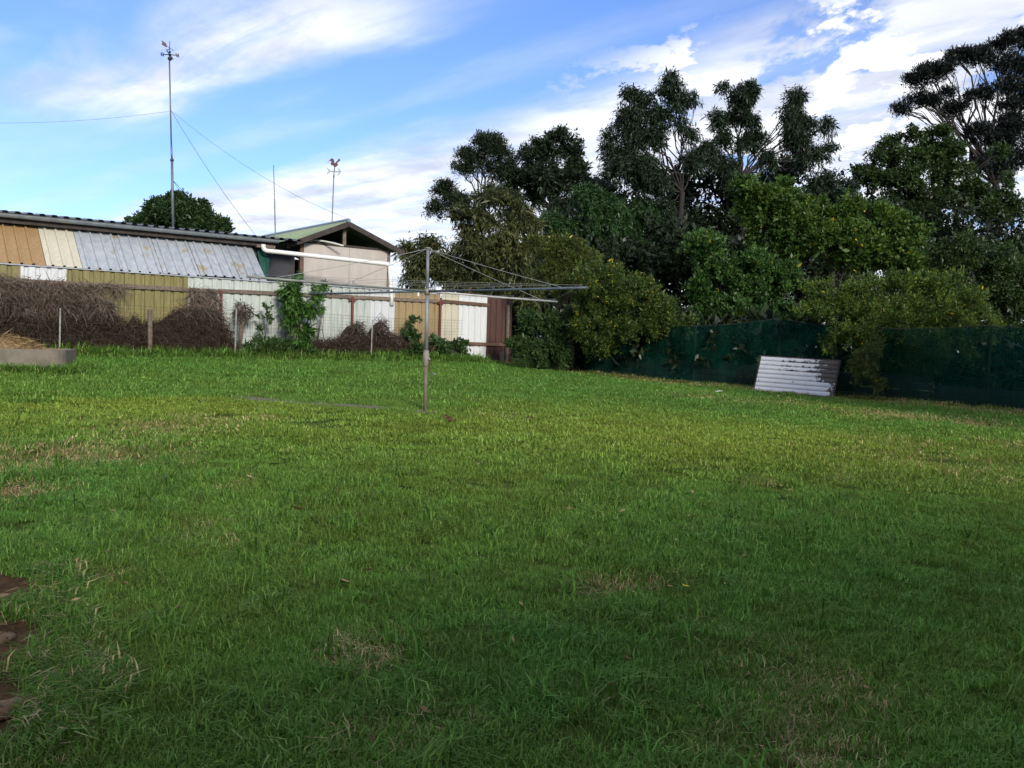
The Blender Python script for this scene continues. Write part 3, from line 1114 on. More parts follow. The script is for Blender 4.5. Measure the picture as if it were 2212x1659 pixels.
def sagline(a, b, sag, r, parent, name='wire', mk='wire', k=10):
    a, b = Vector(a), Vector(b)
    pts = []
    for i in range(k + 1):
        t = i / k
        p = a.lerp(b, t)
        p.z -= sag * 4 * t * (1 - t)
        pts.append(p)
    return MB().tube(pts, r, 4, False).build(name, M[mk], parent)


top = pm(370, 239.5)
sagline(top, P(-60, 265, 21), .10, .006, guy)
sagline(top, FP(uA, n2 + .2, zA + .1), .25, .006, guy)
sagline(top, P(552, 508, 24.5), .12, .006, guy)
sagline(pm(372.2, 388), P(402, 420, 24), .0, .006, guy)
sagline(pm(372.2, 388), P(397, 425, 23), .0, .006, guy)

YA = 26.5
ab = P(595.5, 500, YA)
an = thing('aerial_pole', 'thin plain metal pole between the two weather vanes', 'pole', ab - ZV * .25)
MB().tube([ab - ZV * .25, P(593, 430, YA)], .02, 8).build('lower_pole', M['mast'], an)
MB().tube([P(593, 432, YA), P(591, 357, YA)], .013, 8).build('upper_pole', M['mast'], an)

YR = 24.4
rp = lambda x, y: P(x, y, YR)


def zr(x, y):
    return ((1000 + x * 140 / 2212) * .6777, (480 + y * 105 / 1659) * .6777)


qr = lambda x, y: rp(*zr(x, y))
rb = rp(717, 482)
rv = thing('rooster_weather_vane', 'red rooster weather vane with pale arrow on the green roofed shed', 'weather vane', rb - ZV * .15)
MB().tube([rb - ZV * .15, qr(1010, 1300)], .016, 8).build('pole', M['mast'], rv)
MB().tube([qr(1010, 1310), qr(1055, 800)], .012, 8).build('spindle', M['vane_dark'], rv)
MB().ball(qr(1012, 1290), .024, 8, 6).build('collar', M['vane_dark'], rv)
roo = [(1060, 840), (1010, 790), (955, 745), (915, 755), (850, 680), (868, 630), (905, 585), (885, 555), (825, 520), (775, 560), (740, 620), (722, 660),
       (718, 630), (760, 560), (820, 470), (880, 410), (930, 395), (985, 415), (1020, 470), (1032, 540), (1038, 610), (1065, 625), (1095, 615), (1140, 560), (1190, 495),
       (1235, 465), (1225, 415), (1258, 395), (1300, 415), (1328, 455), (1322, 490), (1305, 505), (1318, 545), (1288, 520), (1250, 560), (1205, 575), (1198, 640),
       (1200, 690), (1220, 725), (1200, 755), (1140, 790), (1090, 835)]
o3 = qr(1060, 700)
poly = [((qr(x, y) - o3).x, (qr(x, y) - o3).z) for x, y in roo]
MB().plate(poly[::-1], o3, (1, .15, 0), (0, 0, 1), .014).build('rooster', M['vane_red'], rv)
arr = [(680, 850), (820, 1005), (1290, 1040), (1215, 890), (1280, 905), (1390, 1075), (1235, 1250), (1175, 1245), (1300, 1105), (815, 1075), (645, 1195), (640, 1165), (755, 1045), (670, 900)]
o3 = qr(1030, 1050)
poly = [((qr(x, y) - o3).x, (qr(x, y) - o3).z) for x, y in arr]
MB().plate(poly[::-1], o3, (1, -.1, 0), (0, 0, 1), .012).build('arrow', M['vane_grey'], rv)

# ------------------------------------------------------------------ rotary clothes hoist
YH = 11.1
hb = G(918.5, 895)
hb.z = gl(hb.x, hb.y)
YH = hb.y
hp = lambda x, y: P(x, y, YH)
ho = thing('clothes_hoist', 'old rotary clothes hoist with four pipe arms on the lawn', 'clothes line', hb)
z_arm, z_top, z_gb0, z_gb1 = hp(921, 629)[2], hp(924.5, 537)[2], hp(919, 791)[2], hp(919.5, 757)[2]
ax_b, ax_t = Vector((hb.x, hb.y, 0)), hp(924.5, 537)
axis = lambda z: Vector((hb.x + (ax_t.x - hb.x) * (z - hb.z) / (z_top - hb.z), hb.y, z))
MB().tube([axis(hb.z - .05), axis(z_gb0 + .02)], .0255, 14).build('lower_post', M['rustpost'], ho, True)
MB().tube([axis(z_gb1 - .02), axis(z_arm + .02)], .0245, 14).build('middle_post', M['steel'], ho, True)
MB().tube([axis(z_arm - .02), axis(z_top)], .0205, 14).build('upper_post', M['steel'], ho, True)
h_ = z_gb1 - z_gb0
MB().tube([axis(z_gb0 - .005), axis(z_gb0), axis(z_gb0 + h_ * .3), axis(z_gb0 + h_ * .5), axis(z_gb0 + h_ * .8), axis(z_gb1), axis(z_gb1 + .004)],
          [.03, .035, .041, .047, .040, .031, .026], 14).build('gear_housing', M['casting'], ho, True)
c = axis(z_gb0 + h_ * .45) + Vector((.035, -.03, 0))
MB().tube([axis(z_gb0 + h_ * .45), c, c + Vector((.022, -.018, 0))], [.022, .02, .012], 10).build('winder_boss', M['casting'], ho, True)
c2 = c + Vector((.014, -.012, 0))
cr = MB().tube(bend([c2, c2 + Vector((.004, -.004, -.165)), c2 + Vector((.055, -.03, -.185))], .02), .007, 8).build('crank', M['rust'], ho, True)
MB().tube([c2 + Vector((.03, -.017, -.178)), c2 + Vector((.085, -.045, -.192))], .012, 8).build('handle', M['steel'], cr, True)
MB().ball(axis(z_top + .004), .03, 12, 6, (1.3, 1.3, .5)).build('top_cap', M['casting'], ho, True)
MB().tube([axis(z_arm - .045), axis(z_arm + .03)], .036, 12).build('arm_hub', M['casting'], ho, True)
AL = 633.0 * YH / 2822.0
angs = [math.radians(a) for a in (-133.4, -41.8, 46.6, 138.2)]
mats = ['greyarm', 'bluearm', 'whitearm', 'bluearm']
ends = []
for a, mk in zip(angs, mats):
    d = Vector((math.cos(a), math.sin(a), 0))
    e = axis(z_arm) + d * AL
    ends.append((d, e))
    arm = MB().tube([axis(z_arm) + d * .03, axis(z_arm) + d * AL * .5 - ZV * .004, e], .0140, 10).build('arm', M[mk], ho, True)
    for f in (.45, .62, .79, .965):
        c = axis(z_arm) + d * AL * f
        MB().tube([c + ZV * .012, c + ZV * .035, c + ZV * .037 + d * .02, c + ZV * .018 + d * .022], .004, 5).build('line_clip', M['wire'], arm)
    at_ = axis(z_arm) + d * AL * .86 + ZV * .014
    sagline(axis(z_top - .01) + d * .03, at_, .01, .0034, ho, 'stay', 'rope', 6)
for f in (.45, .62, .79, .965):
    for i in range(4):
        d1, d2 = ends[i][0], ends[(i + 1) % 4][0]
        sagline(axis(z_arm) + d1 * AL * f + ZV * .03, axis(z_arm) + d2 * AL * f + ZV * .03, .012, .0019, ho, 'line', 'wire', 6)
d = ends[1][0]
c = axis(z_arm) + d * AL * .30
MB().beam(c + ZV * .035, c - ZV * .035, .02, .02, (1, 0, 0)).build('hook', M['rust'], ho)
# concrete footing
m = MB()
ring0, ring1 = [], []
for k in range(14):
    a = 2 * math.pi * k / 14
    r = .15 * random.uniform(.85, 1.15)
    x, y = hb.x + math.cos(a) * r * 1.2, hb.y + math.sin(a) * r
    ring0.append((x, y, gzf(x, y) - .03))
    ring1.append((x, y, hb.z + .028))
m.add(ring0 + ring1, [(k, (k + 1) % 14, 14 + (k + 1) % 14, 14 + k) for k in range(14)] + [tuple(14 + k for k in range(14))])
m.build('footing', M['concrete_path'], ho)


def peg(p, mk, label, ln=.075):
    t = thing('clothes_peg', label, 'peg', p, 'pegs on the clothes hoist')
    for s in (-1, 1):
        MB().beam(p + Vector((s * .006, 0, -ln * .6)), p + Vector((s * .0035, 0, ln * .4)), .010, .006, (0, 1, 0)).build('prong', M[mk], t)
    MB().tube([p + Vector((-.010, 0, .004)), p + Vector((.010, 0, .004))], .004, 5).build('spring', M['wire'], t)


def on_line(i, f, px, py):
    """point of hoist line f between arm i and i+1 closest to a picture column"""
    a = axis(z_arm) + ends[i][0] * AL * f + ZV * .03
    b = axis(z_arm) + ends[(i + 1) % 4][0] * AL * f + ZV * .03
    best = min((a.lerp(b, t / 200) for t in range(201)), key=lambda p: abs((p.x / p.y) - (ray(px, py).x / ray(px, py).y)))
    return best - ZV * .008


peg(on_line(3, .79, 754.5, 606), 'peg', 'left wooden peg of the pair before the beige wall')
peg(on_line(3, .79, 765.5, 606), 'peg', 'right wooden peg of the pair before the beige wall')
peg(on_line(2, .45, 904, 617), 'pegwhite', 'white peg hanging just left of the hoist post', .085)

# ------------------------------------------------------------------ foliage
def unit(v):
    return v / np.maximum(np.linalg.norm(v, axis=-1, keepdims=True), 1e-9)


def leaves(pos, dirs, ln, wd, tint, r, flat=.6, curl=.0):
    """kite-shaped leaves: pos (n,3), dirs (n,3) unit; returns verts, faces, tint per vertex"""
    n = len(pos)
    nrm = unit(r.normal(size=(n, 3)) + np.array([0, 0, flat * 2.0]))
    side = unit(np.cross(dirs, nrm))
    nn = unit(np.cross(side, dirs))
    sz = r.uniform(.5, 1.45, n)
    L = (ln * sz * r.uniform(.85, 1.15, n))[:, None]
    W = (wd * sz * r.uniform(.8, 1.2, n))[:, None]
    a = pos
    b = pos + dirs * L * .45 + side * W * .5 - nn * W * .15
    c = pos + dirs * L - nn * L * curl
    d = pos + dirs * L * .45 - side * W * .5 - nn * W * .15
    v = np.stack([a, b, c, d], 1).reshape(-1, 3)
    f = np.arange(4 * n).reshape(n, 4)
    return v, f, np.repeat(tint, 4)


def blobs_world(blobs, Y, dscale=1.0):
    out = []
    for b in blobs:
        x, y, rx, ry = b[:4]
        yy = Y + (b[4] if len(b) > 4 else 0)
        c = P(x, y, yy)
        k = yy / FPX
        out.append((np.array(c), np.array([rx * k, (rx + ry) * .5 * k * dscale, ry * k])))
    return out


def crown(name, wb, n, ln, wd, mat, parent, seed, per=26, shoot=.55, up=.3, droop=.0, spread=.07, inner=.22, curl=.1, accent=0.0, flat=.6, rough=.28,
          tint0=.26, young=.26, hold=(.45, .98), clumpy=.72):
    """crown made of many leafy shoots that start inside each blob and push outwards"""
    r = np.random.default_rng(seed)
    areas = np.array([(b[1][0] * b[1][2]) ** .9 for b in wb])
    share = areas / areas.sum()
    V, Fq, T = [], [], []
    off = 0
    tips = []
    for (c, R), sh in zip(wb, share):
        ns = max(5, int(n * sh / per))
        d = unit(r.normal(size=(ns, 3)) + np.array([0, -.35, .2]))
        # uneven outline: a few random lobes push the surface in and out
        lob = unit(r.normal(size=(7, 3)))
        amp = r.uniform(-1, 1, 7)
        dr_ = (np.clip(d @ lob.T, 0, 1) ** 3) @ amp
        # shoots gather in clumps
        k = max(4, ns // 13)
        ck = unit(r.normal(size=(k, 3)) + np.array([0, -.3, .25]))
        wh = r.integers(0, k, ns)
        d = unit(d * (1 - clumpy) + ck[wh] * clumpy)
        rad = r.uniform(hold[0], hold[1], ns) * (1 + rough * dr_)
        ni = int(ns * inner)
        rad[:ni] *= .6
        st = c + d * R * rad[:, None]
        sd = unit(d * .75 + r.normal(size=(ns, 3)) * .38 + np.array([0, 0, up]))
        L = shoot * r.uniform(.5, 1.45, ns) * min(1.0, .35 + R.mean() / 1.6)
        cb = r.normal(0, .12, k)[wh] + r.normal(0, .07, ns)
        tips.append((st + sd * L[:, None] * .8)[r.integers(0, ns, min(ns, 24))])
        t = r.random((ns, per)) ** .75
        p = st[:, None, :] + sd[:, None, :] * (L[:, None] * t)[:, :, None]
        p[:, :, 2] -= droop * (t ** 2) * L[:, None] * .8
        p += r.normal(size=(ns, per, 3)) * spread * (1.15 - .75 * t)[:, :, None]
        dirs = unit(sd[:, None, :] * .5 + r.normal(size=(ns, per, 3)) * .6 + np.array([0, 0, up * .5 - droop]))
        tt = tint0 + cb[:, None] + young * t + .13 * r.normal(size=(ns, per))
        tt = np.clip(tt, 0, .92)
        if accent:
            tt[r.random((ns, per)) < accent * (t > .6) * 2] = .97
        big = np.ones((ns, per))
        big[:ni] = 1.6
        v, f, tq = leaves(p.reshape(-1, 3), dirs.reshape(-1, 3), (ln * big).ravel(), (wd * big).ravel(), tt.ravel(), r, flat, curl)
        V.append(v)
        Fq.append(f + off)
        T.append(tq)
        off += len(v)
    me = np_mesh(name, np.concatenate(V), np.concatenate(Fq), {'tint': np.concatenate(T)})
    o = link(name, me, parent, mat)
    o['kind'] = 'stuff'
    return o, tips


def limb_path(a, b, r, k=5, wob=.12, sag=0.0):
    a, b = np.array(a), np.array(b)
    L = np.linalg.norm(b - a)
    pts = [a]
    for i in range(1, k):
        t = i / k
        p = a + (b - a) * t + r.normal(size=3) * L * wob * .25
        p[2] += L * sag * math.sin(math.pi * t)
        pts.append(p)
    pts.append(b)
    return [Vector(p) for p in pts]


def tree(name, label, cat, Y, blobs, base_px, n, ln, wd, mat, seed, bark='darkbark', trunk_r=.14, group=None, twigs=3, fork=None, dscale=1.0, twig_r=.012, base_z=None, baseY=None, stems=1, sub=4, **kw):
    r = np.random.default_rng(seed + 100)
    wb = blobs_world(blobs, Y, dscale)
    bp = P(base_px, 800, baseY or Y)
    bz = (gzf(bp.x, bp.y) if base_z is None else base_z)
    base = Vector((bp.x, bp.y, bz))
    t = thing(name, label, cat, base, group)
    wl = []
    for c, R in wb:                        # every head breaks up into smaller uneven lobes
        wl.append((c, R * (.66 if sub else 1)))
        for _ in range(sub):
            d_ = unit(r.normal(size=3) + np.array([0, -.2, .15]))
            wl.append((c + d_ * R * r.uniform(.55, .85), R * r.uniform(.28, .52)))
    o, tips = crown('crown', wl, n, ln, wd, mat, t, seed, **kw)
    tips = tips[::sub + 1]
    mb = MB()
    cen = np.mean([b[0] for b in wb], 0)
    low = min(b[0][2] - b[1][2] for b in wb)
    fk = np.array(P(*fork, Y)) if fork else np.array([base.x * .4 + cen[0] * .6, base.y * .4 + cen[1] * .6, max(bz + .4, low * .6 + cen[2] * .4)])
    tp = limb_path((base.x, base.y, bz - .1), fk, r, 6, .08)
    mb.tube(tp, [trunk_r * (1.25 - .55 * i / 6) for i in range(7)], 8, False)
    for _ in range(stems - 1):
        mb.tube(limb_path((base.x + r.normal() * .25, base.y + abs(r.normal()) * .2, bz - .1), wb[r.integers(0, len(wb))][0], r, 5, .1), [trunk_r * (.9 - .12 * i) for i in range(6)], 6, False)
    for (c, R), tp_ in zip(wb, tips):
        st = fk if np.linalg.norm(c - fk) > .2 else np.array(tp[3])
        lp = limb_path(st, c, r, 5, .16, .05)
        lr = trunk_r * .5 * min(1, .35 + R.mean() / 2.5)
        mb.tube(lp, [lr * (1 - .7 * i / 5) for i in range(6)], 6, False)
        for q_ in tp_[:twigs]:
            s0 = lp[r.integers(2, 6)]
            mb.tube(limb_path(np.array(s0), q_, r, 3, .2), [lr * .35 + .004, lr * .22 + .003, twig_r * .8, twig_r * .5], 4, False)
    mb.build('trunk', M[bark], t, True)
    return t


LM = {}
LM['far'] = leafmat('far_tree_leaf', (.012, .030, .011), (.040, .075, .022), None, trans=.2)
LM['gum'] = leafmat('gum_leaf', (.008, .017, .009), (.030, .048, .021), None, trans=.2)
LM['weep'] = leafmat('weeping_leaf', (.012, .022, .009), (.110, .118, .036), (.20, .16, .05), .95, trans=.25)
LM['mango'] = leafmat('glossy_leaf', (.010, .030, .010), (.045, .100, .028), None, trans=.25)
LM['tall'] = leafmat('tall_tree_leaf', (.009, .020, .012), (.036, .060, .031), None, trans=.22)
LM['umbrella'] = leafmat('umbrella_leaf', (.006, .010, .010), (.019, .025, .022), None, trans=.15)
LM['mid'] = leafmat('mid_tree_leaf', (.014, .034, .011), (.060, .098, .028), None, trans=.3)
LM['lush'] = leafmat('lush_leaf', (.013, .042, .009), (.092, .160, .027), (.40, .28, .02), .95, trans=.35)
LM['deep'] = leafmat('deep_green_leaf', (.012, .040, .010), (.065, .135, .028), (.30, .24, .03), .95, trans=.3)
LM['cassia'] = leafmat('cassia_leaf', (.022, .052, .010), (.128, .190, .030), (.52, .40, .03), .95, trans=.3)
LM['cassia_mid'] = leafmat('olive_cassia_leaf', (.018, .042, .009), (.096, .140, .026), (.50, .38, .03), .95, trans=.3)
LM['cassia_dry'] = leafmat('brownish_cassia_leaf', (.024, .042, .010), (.112, .138, .028), (.48, .37, .04), .95, trans=.3)
LM['bg'] = leafmat('dark_background_leaf', (.007, .014, .007), (.028, .042, .018), None, trans=.15)
LM['vine'] = leafmat('green_vine_leaf', (.022, .070, .014), (.105, .205, .040), None, trans=.3)
LM['weed'] = leafmat('weed_leaf', (.016, .042, .012), (.070, .125, .035), None, trans=.3)

BT = 'trees beyond the fences'
tree('round_tree', 'round dark green tree rising behind the long shed', 'tree', 45,
     [(388, 474, 64, 30), (330, 484, 36, 24), (296, 492, 18, 16), (438, 484, 42, 26), (348, 454, 26, 16), (425, 450, 24, 18), (388, 440, 26, 12), (478, 497, 20, 13)],
     390, 52000, .15, .075, LM['far'], 1, trunk_r=.25, shoot=.6, spread=.13, inner=.25, per=24, rough=.5, clumpy=.7)
tree('gum_tree', 'open gum tree with a domed top behind the weeping tree', 'tree', 48,
     [(1040, 312, 42, 18), (1008, 338, 26, 14), (1085, 330, 24, 20), (1060, 366, 30, 12), (998, 370, 24, 11), (958, 410, 24, 17), (944, 455, 18, 20), (985, 440, 26, 26), (1030, 340, 18, 10)],
     1040, 26000, .16, .042, LM['gum'], 2, trunk_r=.2, shoot=.6, spread=.16, inner=.05, droop=.25, fork=(1045, 455), twigs=12, group=BT, per=30, up=.5)
tree('gum_tree', 'dense dark gum tree with two rounded heads in the middle', 'tree', 47,
     [(1195, 312, 42, 28), (1150, 345, 38, 34), (1232, 342, 26, 28), (1105, 378, 42, 34), (1258, 388, 44, 28), (1190, 395, 74, 44), (1130, 430, 66, 46), (1285, 420, 28, 36), (1240, 460, 60, 50), (1180, 350, 30, 26)],
     1190, 46000, .17, .05, LM['gum'], 3, trunk_r=.25, shoot=.6, spread=.14, inner=.28, droop=.25, twigs=7, fork=(1190, 450), group=BT, per=30)
tree('weeping_tree', 'broad tree with long drooping olive leaves beside the gabled shed', 'tree', 29,
     [(1062, 422, 54, 26), (1010, 470, 54, 34), (1110, 470, 44, 44), (1040, 520, 84, 50), (935, 545, 56, 44), (1110, 550, 50, 54), (960, 590, 66, 38), (1050, 600, 80, 46), (885, 548, 30, 26),
      (900, 590, 28, 36), (1130, 620, 42, 36), (1010, 640, 90, 35)],
     1040, 46000, .155, .032, LM['weep'], 4, trunk_r=.16, shoot=.65, spread=.08, droop=1.1, up=.35, inner=.22, per=24, curl=.3, flat=.3, group=BT, tint0=.05, young=.62)
tree('glossy_tree', 'dark glossy leaved tree between the weeping tree and the tall tree', 'tree', 33,
     [(1260, 432, 48, 30), (1330, 445, 40, 30), (1225, 480, 50, 44), (1300, 500, 74, 54), (1385, 480, 46, 50), (1230, 550, 60, 50), (1330, 570, 90, 50)],
     1290, 44000, .145, .038, LM['mango'], 5, trunk_r=.16, shoot=.6, spread=.09, droop=.8, up=.4, inner=.25, curl=.2, group=BT, per=24)
tree('tall_tree', 'tall tree with a pointed top and bare forked branches', 'tree', 36,
     [(1449, 172, 15, 16), (1450, 196, 23, 20), (1462, 228, 22, 18), (1493, 214, 13, 14), (1362, 204, 22, 15), (1392, 224, 26, 20), (1385, 260, 44, 30), (1425, 258, 28, 22),
      (1358, 303, 46, 38), (1311, 303, 14, 24), (1412, 298, 34, 24), (1468, 268, 15, 13), (1487, 297, 11, 22), (1373, 365, 64, 38), (1328, 350, 28, 34), (1410, 398, 42, 30), (1434, 450, 22, 20), (1500, 350, 26, 22)],
     1474, 40000, .16, .036, LM['tall'], 6, trunk_r=.15, shoot=.55, spread=.10, droop=.85, up=.35, inner=.12, fork=(1474, 415), twigs=6, curl=.2, group=BT, per=18, rough=.45, clumpy=.5)
tree('leaning_tree', 'tree with four ragged heads on leaning branches', 'tree', 37,
     [(1594, 214, 27, 28), (1622, 202, 16, 26), (1565, 188, 10, 11), (1546, 260, 17, 24), (1597, 256, 34, 26), (1554, 292, 20, 20), (1642, 296, 30, 16), (1606, 310, 22, 14),
      (1720, 212, 22, 17), (1711, 240, 24, 20), (1720, 272, 34, 30), (1729, 306, 31, 27), (1742, 342, 28, 22), (1788, 270, 12, 17), (1794, 320, 21, 9), (1768, 332, 17, 11),
      (1658, 352, 14, 28), (1530, 335, 32, 30), (1560, 360, 40, 28)],
     1610, 36000, .16, .036, LM['tall'], 7, trunk_r=.15, shoot=.55, spread=.10, droop=.85, up=.35, inner=.12, fork=(1600, 385), twigs=6, curl=.2, group=BT, per=18, rough=.45, clumpy=.5)
tree('umbrella_tree', 'very tall dark tree with layered flat foliage at the right edge', 'tree', 50,
     [(2164, 96, 38, 19), (2205, 98, 29, 22), (2070, 130, 43, 15), (2116, 136, 52, 20), (2007, 160, 36, 15), (1988, 180, 34, 15), (2041, 160, 34, 14), (1973, 218, 40, 11), (1941, 243, 18, 15),
      (2007, 226, 22, 8), (2058, 243, 40, 14), (2041, 204, 20, 8), (2104, 214, 31, 11), (2144, 200, 40, 9), (2187, 186, 34, 11), (2173, 138, 43, 19), (2205, 150, 31, 19), (2196, 228, 38, 12),
      (2187, 272, 45, 16), (2110, 288, 49, 16), (2165, 306, 54, 24), (2116, 360, 29, 22), (2175, 350, 43, 30), (2235, 300, 45, 40), (2230, 180, 45, 32)],
     2165, 80000, .17, .046, LM['umbrella'], 8, trunk_r=.3, shoot=.5, spread=.16, inner=.1, droop=.0, up=.6, fork=(2150, 400), twigs=6, twig_r=.02, group=BT, per=30, clumpy=.55)
tree('ash_tree', 'mid green tree in front of the tall umbrella tree', 'tree', 40,
     [(1967, 294, 26, 16), (1924, 316, 22, 20), (1901, 340, 30, 22), (1950, 352, 44, 34), (2030, 301, 38, 22), (2056, 334, 34, 30), (2005, 350, 50, 38), (1873, 390, 36, 22), (1944, 395, 60, 36),
      (2044, 395, 56, 44), (2098, 425, 40, 42), (2173, 415, 20, 42), (2144, 462, 42, 38), (2000, 440, 76, 42), (2190, 460, 24, 32), (1862, 378, 15, 13), (2160, 330, 14, 10)],
     2030, 48000, .15, .055, LM['mid'], 9, trunk_r=.16, shoot=.6, spread=.11, inner=.25, droop=.3, group=BT, per=26, rough=.35)
tree('small_tree', 'dark feathery treetop between the leaning tree and the ash', 'tree', 39,
     [(1790, 395, 30, 20), (1830, 405, 22, 18), (1755, 400, 28, 22), (1800, 430, 60, 30)], 1790, 9000, .15, .04, LM['tall'], 10, trunk_r=.1, shoot=.5, spread=.1, droop=.6, inner=.2, group=BT, per=24)
tree('background_tree', 'dense shadowy tree filling the gap behind the bushes', 'tree', 40,
     [(1330, 560, 150, 80), (1480, 530, 110, 80), (1640, 500, 120, 80), (1820, 520, 130, 80), (2000, 540, 130, 80), (2160, 580, 90, 80), (1200, 600, 120, 80), (1100, 640, 90, 60), (1490, 440, 60, 46), (1570, 415, 50, 34), (1330, 470, 70, 46), (1420, 480, 50, 40), (1700, 400, 50, 26)],
     1500, 76000, .18, .085, LM['bg'], 11, sub=0, trunk_r=.2, shoot=1.0, spread=.25, inner=.45, group=BT)
tree('thicket', 'dark tangled thicket closing the view low behind the bushes', 'thicket', 31,
     [(1090, 690, 60, 60), (1180, 690, 80, 70), (1290, 680, 90, 80), (1400, 670, 90, 80), (1520, 680, 90, 80), (1640, 690, 90, 80), (1760, 690, 90, 80), (1880, 690, 90, 80), (2000, 700, 90, 80), (2120, 700, 90, 80), (2240, 700, 80, 80),
      (1350, 600, 90, 50), (1500, 590, 80, 60), (1740, 600, 90, 50), (1120, 730, 70, 40), (1060, 730, 40, 40), (1210, 635, 80, 45), (1110, 640, 60, 40), (1450, 560, 70, 55), (1690, 570, 60, 40), (1870, 600, 90, 46), (2010, 610, 80, 46), (1590, 590, 70, 50)],
     1600, 52000, .17, .08, LM['bg'], 21, sub=0, trunk_r=.1, shoot=.8, spread=.2, inner=.45)
tree('lush_bush', 'big bright green broad leaved bush behind the net fence', 'bush', 25.5,
     [(1612, 418, 40, 20), (1680, 428, 40, 26), (1650, 470, 64, 40), (1745, 458, 44, 30), (1835, 470, 40, 28), (1905, 482, 44, 28), (1960, 508, 32, 26), (1720, 520, 84, 50), (1840, 540, 84, 50), (1940, 560, 66, 46), (1985, 590, 56, 36), (1840, 440, 12, 16)],
     1780, 84000, .088, .046, LM['lush'], 12, 'darkbark', trunk_r=.08, shoot=.6, spread=.07, inner=.2, droop=.15, up=.55, accent=.005, twigs=8, group='bushes behind the net', stems=5, per=24, rough=.35, tint0=.22, young=.40)
tree('dark_green_bush', 'deep green bush with upright leafy shoots left of the bright bush', 'bush', 24,
     [(1520, 545, 40, 40), (1560, 600, 58, 46), (1505, 640, 30, 42), (1625, 610, 52, 50), (1600, 680, 62, 42), (1690, 630, 46, 46), (1540, 690, 46, 36), (1700, 690, 46, 36)],
     1580, 54000, .083, .042, LM['deep'], 13, 'darkbark', trunk_r=.06, shoot=.6, spread=.06, inner=.2, droop=.0, up=.9, accent=.005, twigs=6, group='bushes behind the net', stems=5, per=24, rough=.35, tint0=.18, young=.45)
YF = 'yellow flowered shrubs'
tree('cassia_shrub', 'yellowish twiggy shrub with small yellow flowers left of the net', 'shrub', 23.4,
     [(1215, 545, 46, 30), (1168, 535, 22, 20), (1262, 575, 38, 34), (1190, 590, 46, 36), (1235, 620, 56, 32), (1255, 542, 20, 18)],
     1225, 30000, .065, .018, LM['cassia_dry'], 14, 'bark', trunk_r=.035, shoot=.5, spread=.05, inner=.12, droop=.1, up=.6, accent=.011, twigs=16, twig_r=.008, fork=(1222, 680), group=YF, stems=6, per=30, rough=.4)
tree('cassia_shrub', 'rounded olive shrub spilling over the net in the middle', 'shrub', 22.1,
     [(1278, 592, 28, 24), (1318, 606, 34, 26), (1362, 624, 34, 28), (1404, 646, 32, 26), (1442, 672, 28, 24), (1472, 700, 20, 18), (1330, 655, 46, 34), (1392, 686, 46, 28), (1300, 640, 34, 34), (1350, 715, 38, 30),
      (1285, 690, 30, 36), (1440, 705, 30, 18), (1260, 720, 26, 34), (1300, 745, 30, 26), (1400, 722, 30, 18), (1262, 645, 24, 34)],
     1370, 46000, .065, .02, LM['cassia_mid'], 15, 'darkbark', trunk_r=.035, shoot=.5, spread=.05, inner=.2, droop=.15, up=.5, accent=.010, twigs=5, twig_r=.008, group=YF, baseY=23.4, stems=5, per=24, rough=.7, dscale=1.6, clumpy=.6)
tree('cassia_shrub', 'low dark shrub at the corner between metal fence and net', 'shrub', 22.9,
     [(1160, 705, 40, 30), (1205, 720, 30, 30), (1130, 750, 30, 30), (1180, 760, 46, 30), (1215, 780, 28, 20), (1230, 690, 20, 24)],
     1175, 22000, .075, .024, LM['weed'], 16, 'darkbark', trunk_r=.025, shoot=.4, spread=.05, inner=.25, droop=.25, up=.4, twigs=4, twig_r=.008, group=YF, stems=5, per=26, rough=.4)
tree('cassia_shrub', 'wide yellow green flowering shrub spilling over the net at right', 'shrub', 19.3,
     [(1800, 640, 50, 32), (1870, 625, 48, 28), (1945, 622, 58, 28), (2025, 628, 56, 32), (2090, 668, 40, 34), (1775, 680, 36, 30), (1850, 690, 70, 42), (1950, 690, 80, 46), (2050, 700, 66, 40),
      (2120, 705, 30, 34), (1900, 740, 76, 44), (2000, 745, 80, 44), (1960, 790, 66, 44), (1895, 795, 46, 42), (2075, 740, 50, 34), (1840, 735, 50, 36)],
     1950, 84000, .06, .018, LM['cassia'], 17, 'darkbark', trunk_r=.04, shoot=.5, spread=.05, inner=.2, droop=.15, up=.5, accent=.008, twigs=5, twig_r=.008, group=YF, baseY=20.3, stems=6, per=30, rough=.4, dscale=1.3)
tree('hanging_shrub', 'small yellowish branch clump hanging in front of the dark net', 'shrub', 18.3,
     [(1870, 800, 26, 28), (1885, 760, 20, 28), (1850, 775, 18, 18), (1890, 826, 18, 14)], 1930, 5000, .07, .016, LM['cassia_dry'], 18, 'darkbark', trunk_r=.012, shoot=.3, spread=.04, inner=.05, droop=.9, accent=.01, twigs=5, twig_r=.006, per=22, baseY=19.4)
tree('grey_green_bush', 'grey green bush filling the right edge above the net', 'bush', 23,
     [(2090, 545, 66, 40), (2150, 580, 56, 46), (2190, 640, 46, 56), (2130, 640, 56, 46), (2180, 710, 36, 56), (2040, 560, 46, 32), (2230, 600, 46, 56)],
     2170, 30000, .085, .034, LM['mid'], 19, 'darkbark', trunk_r=.06, shoot=.55, spread=.07, inner=.22, droop=.15, twigs=5, stems=4, per=26, rough=.35)
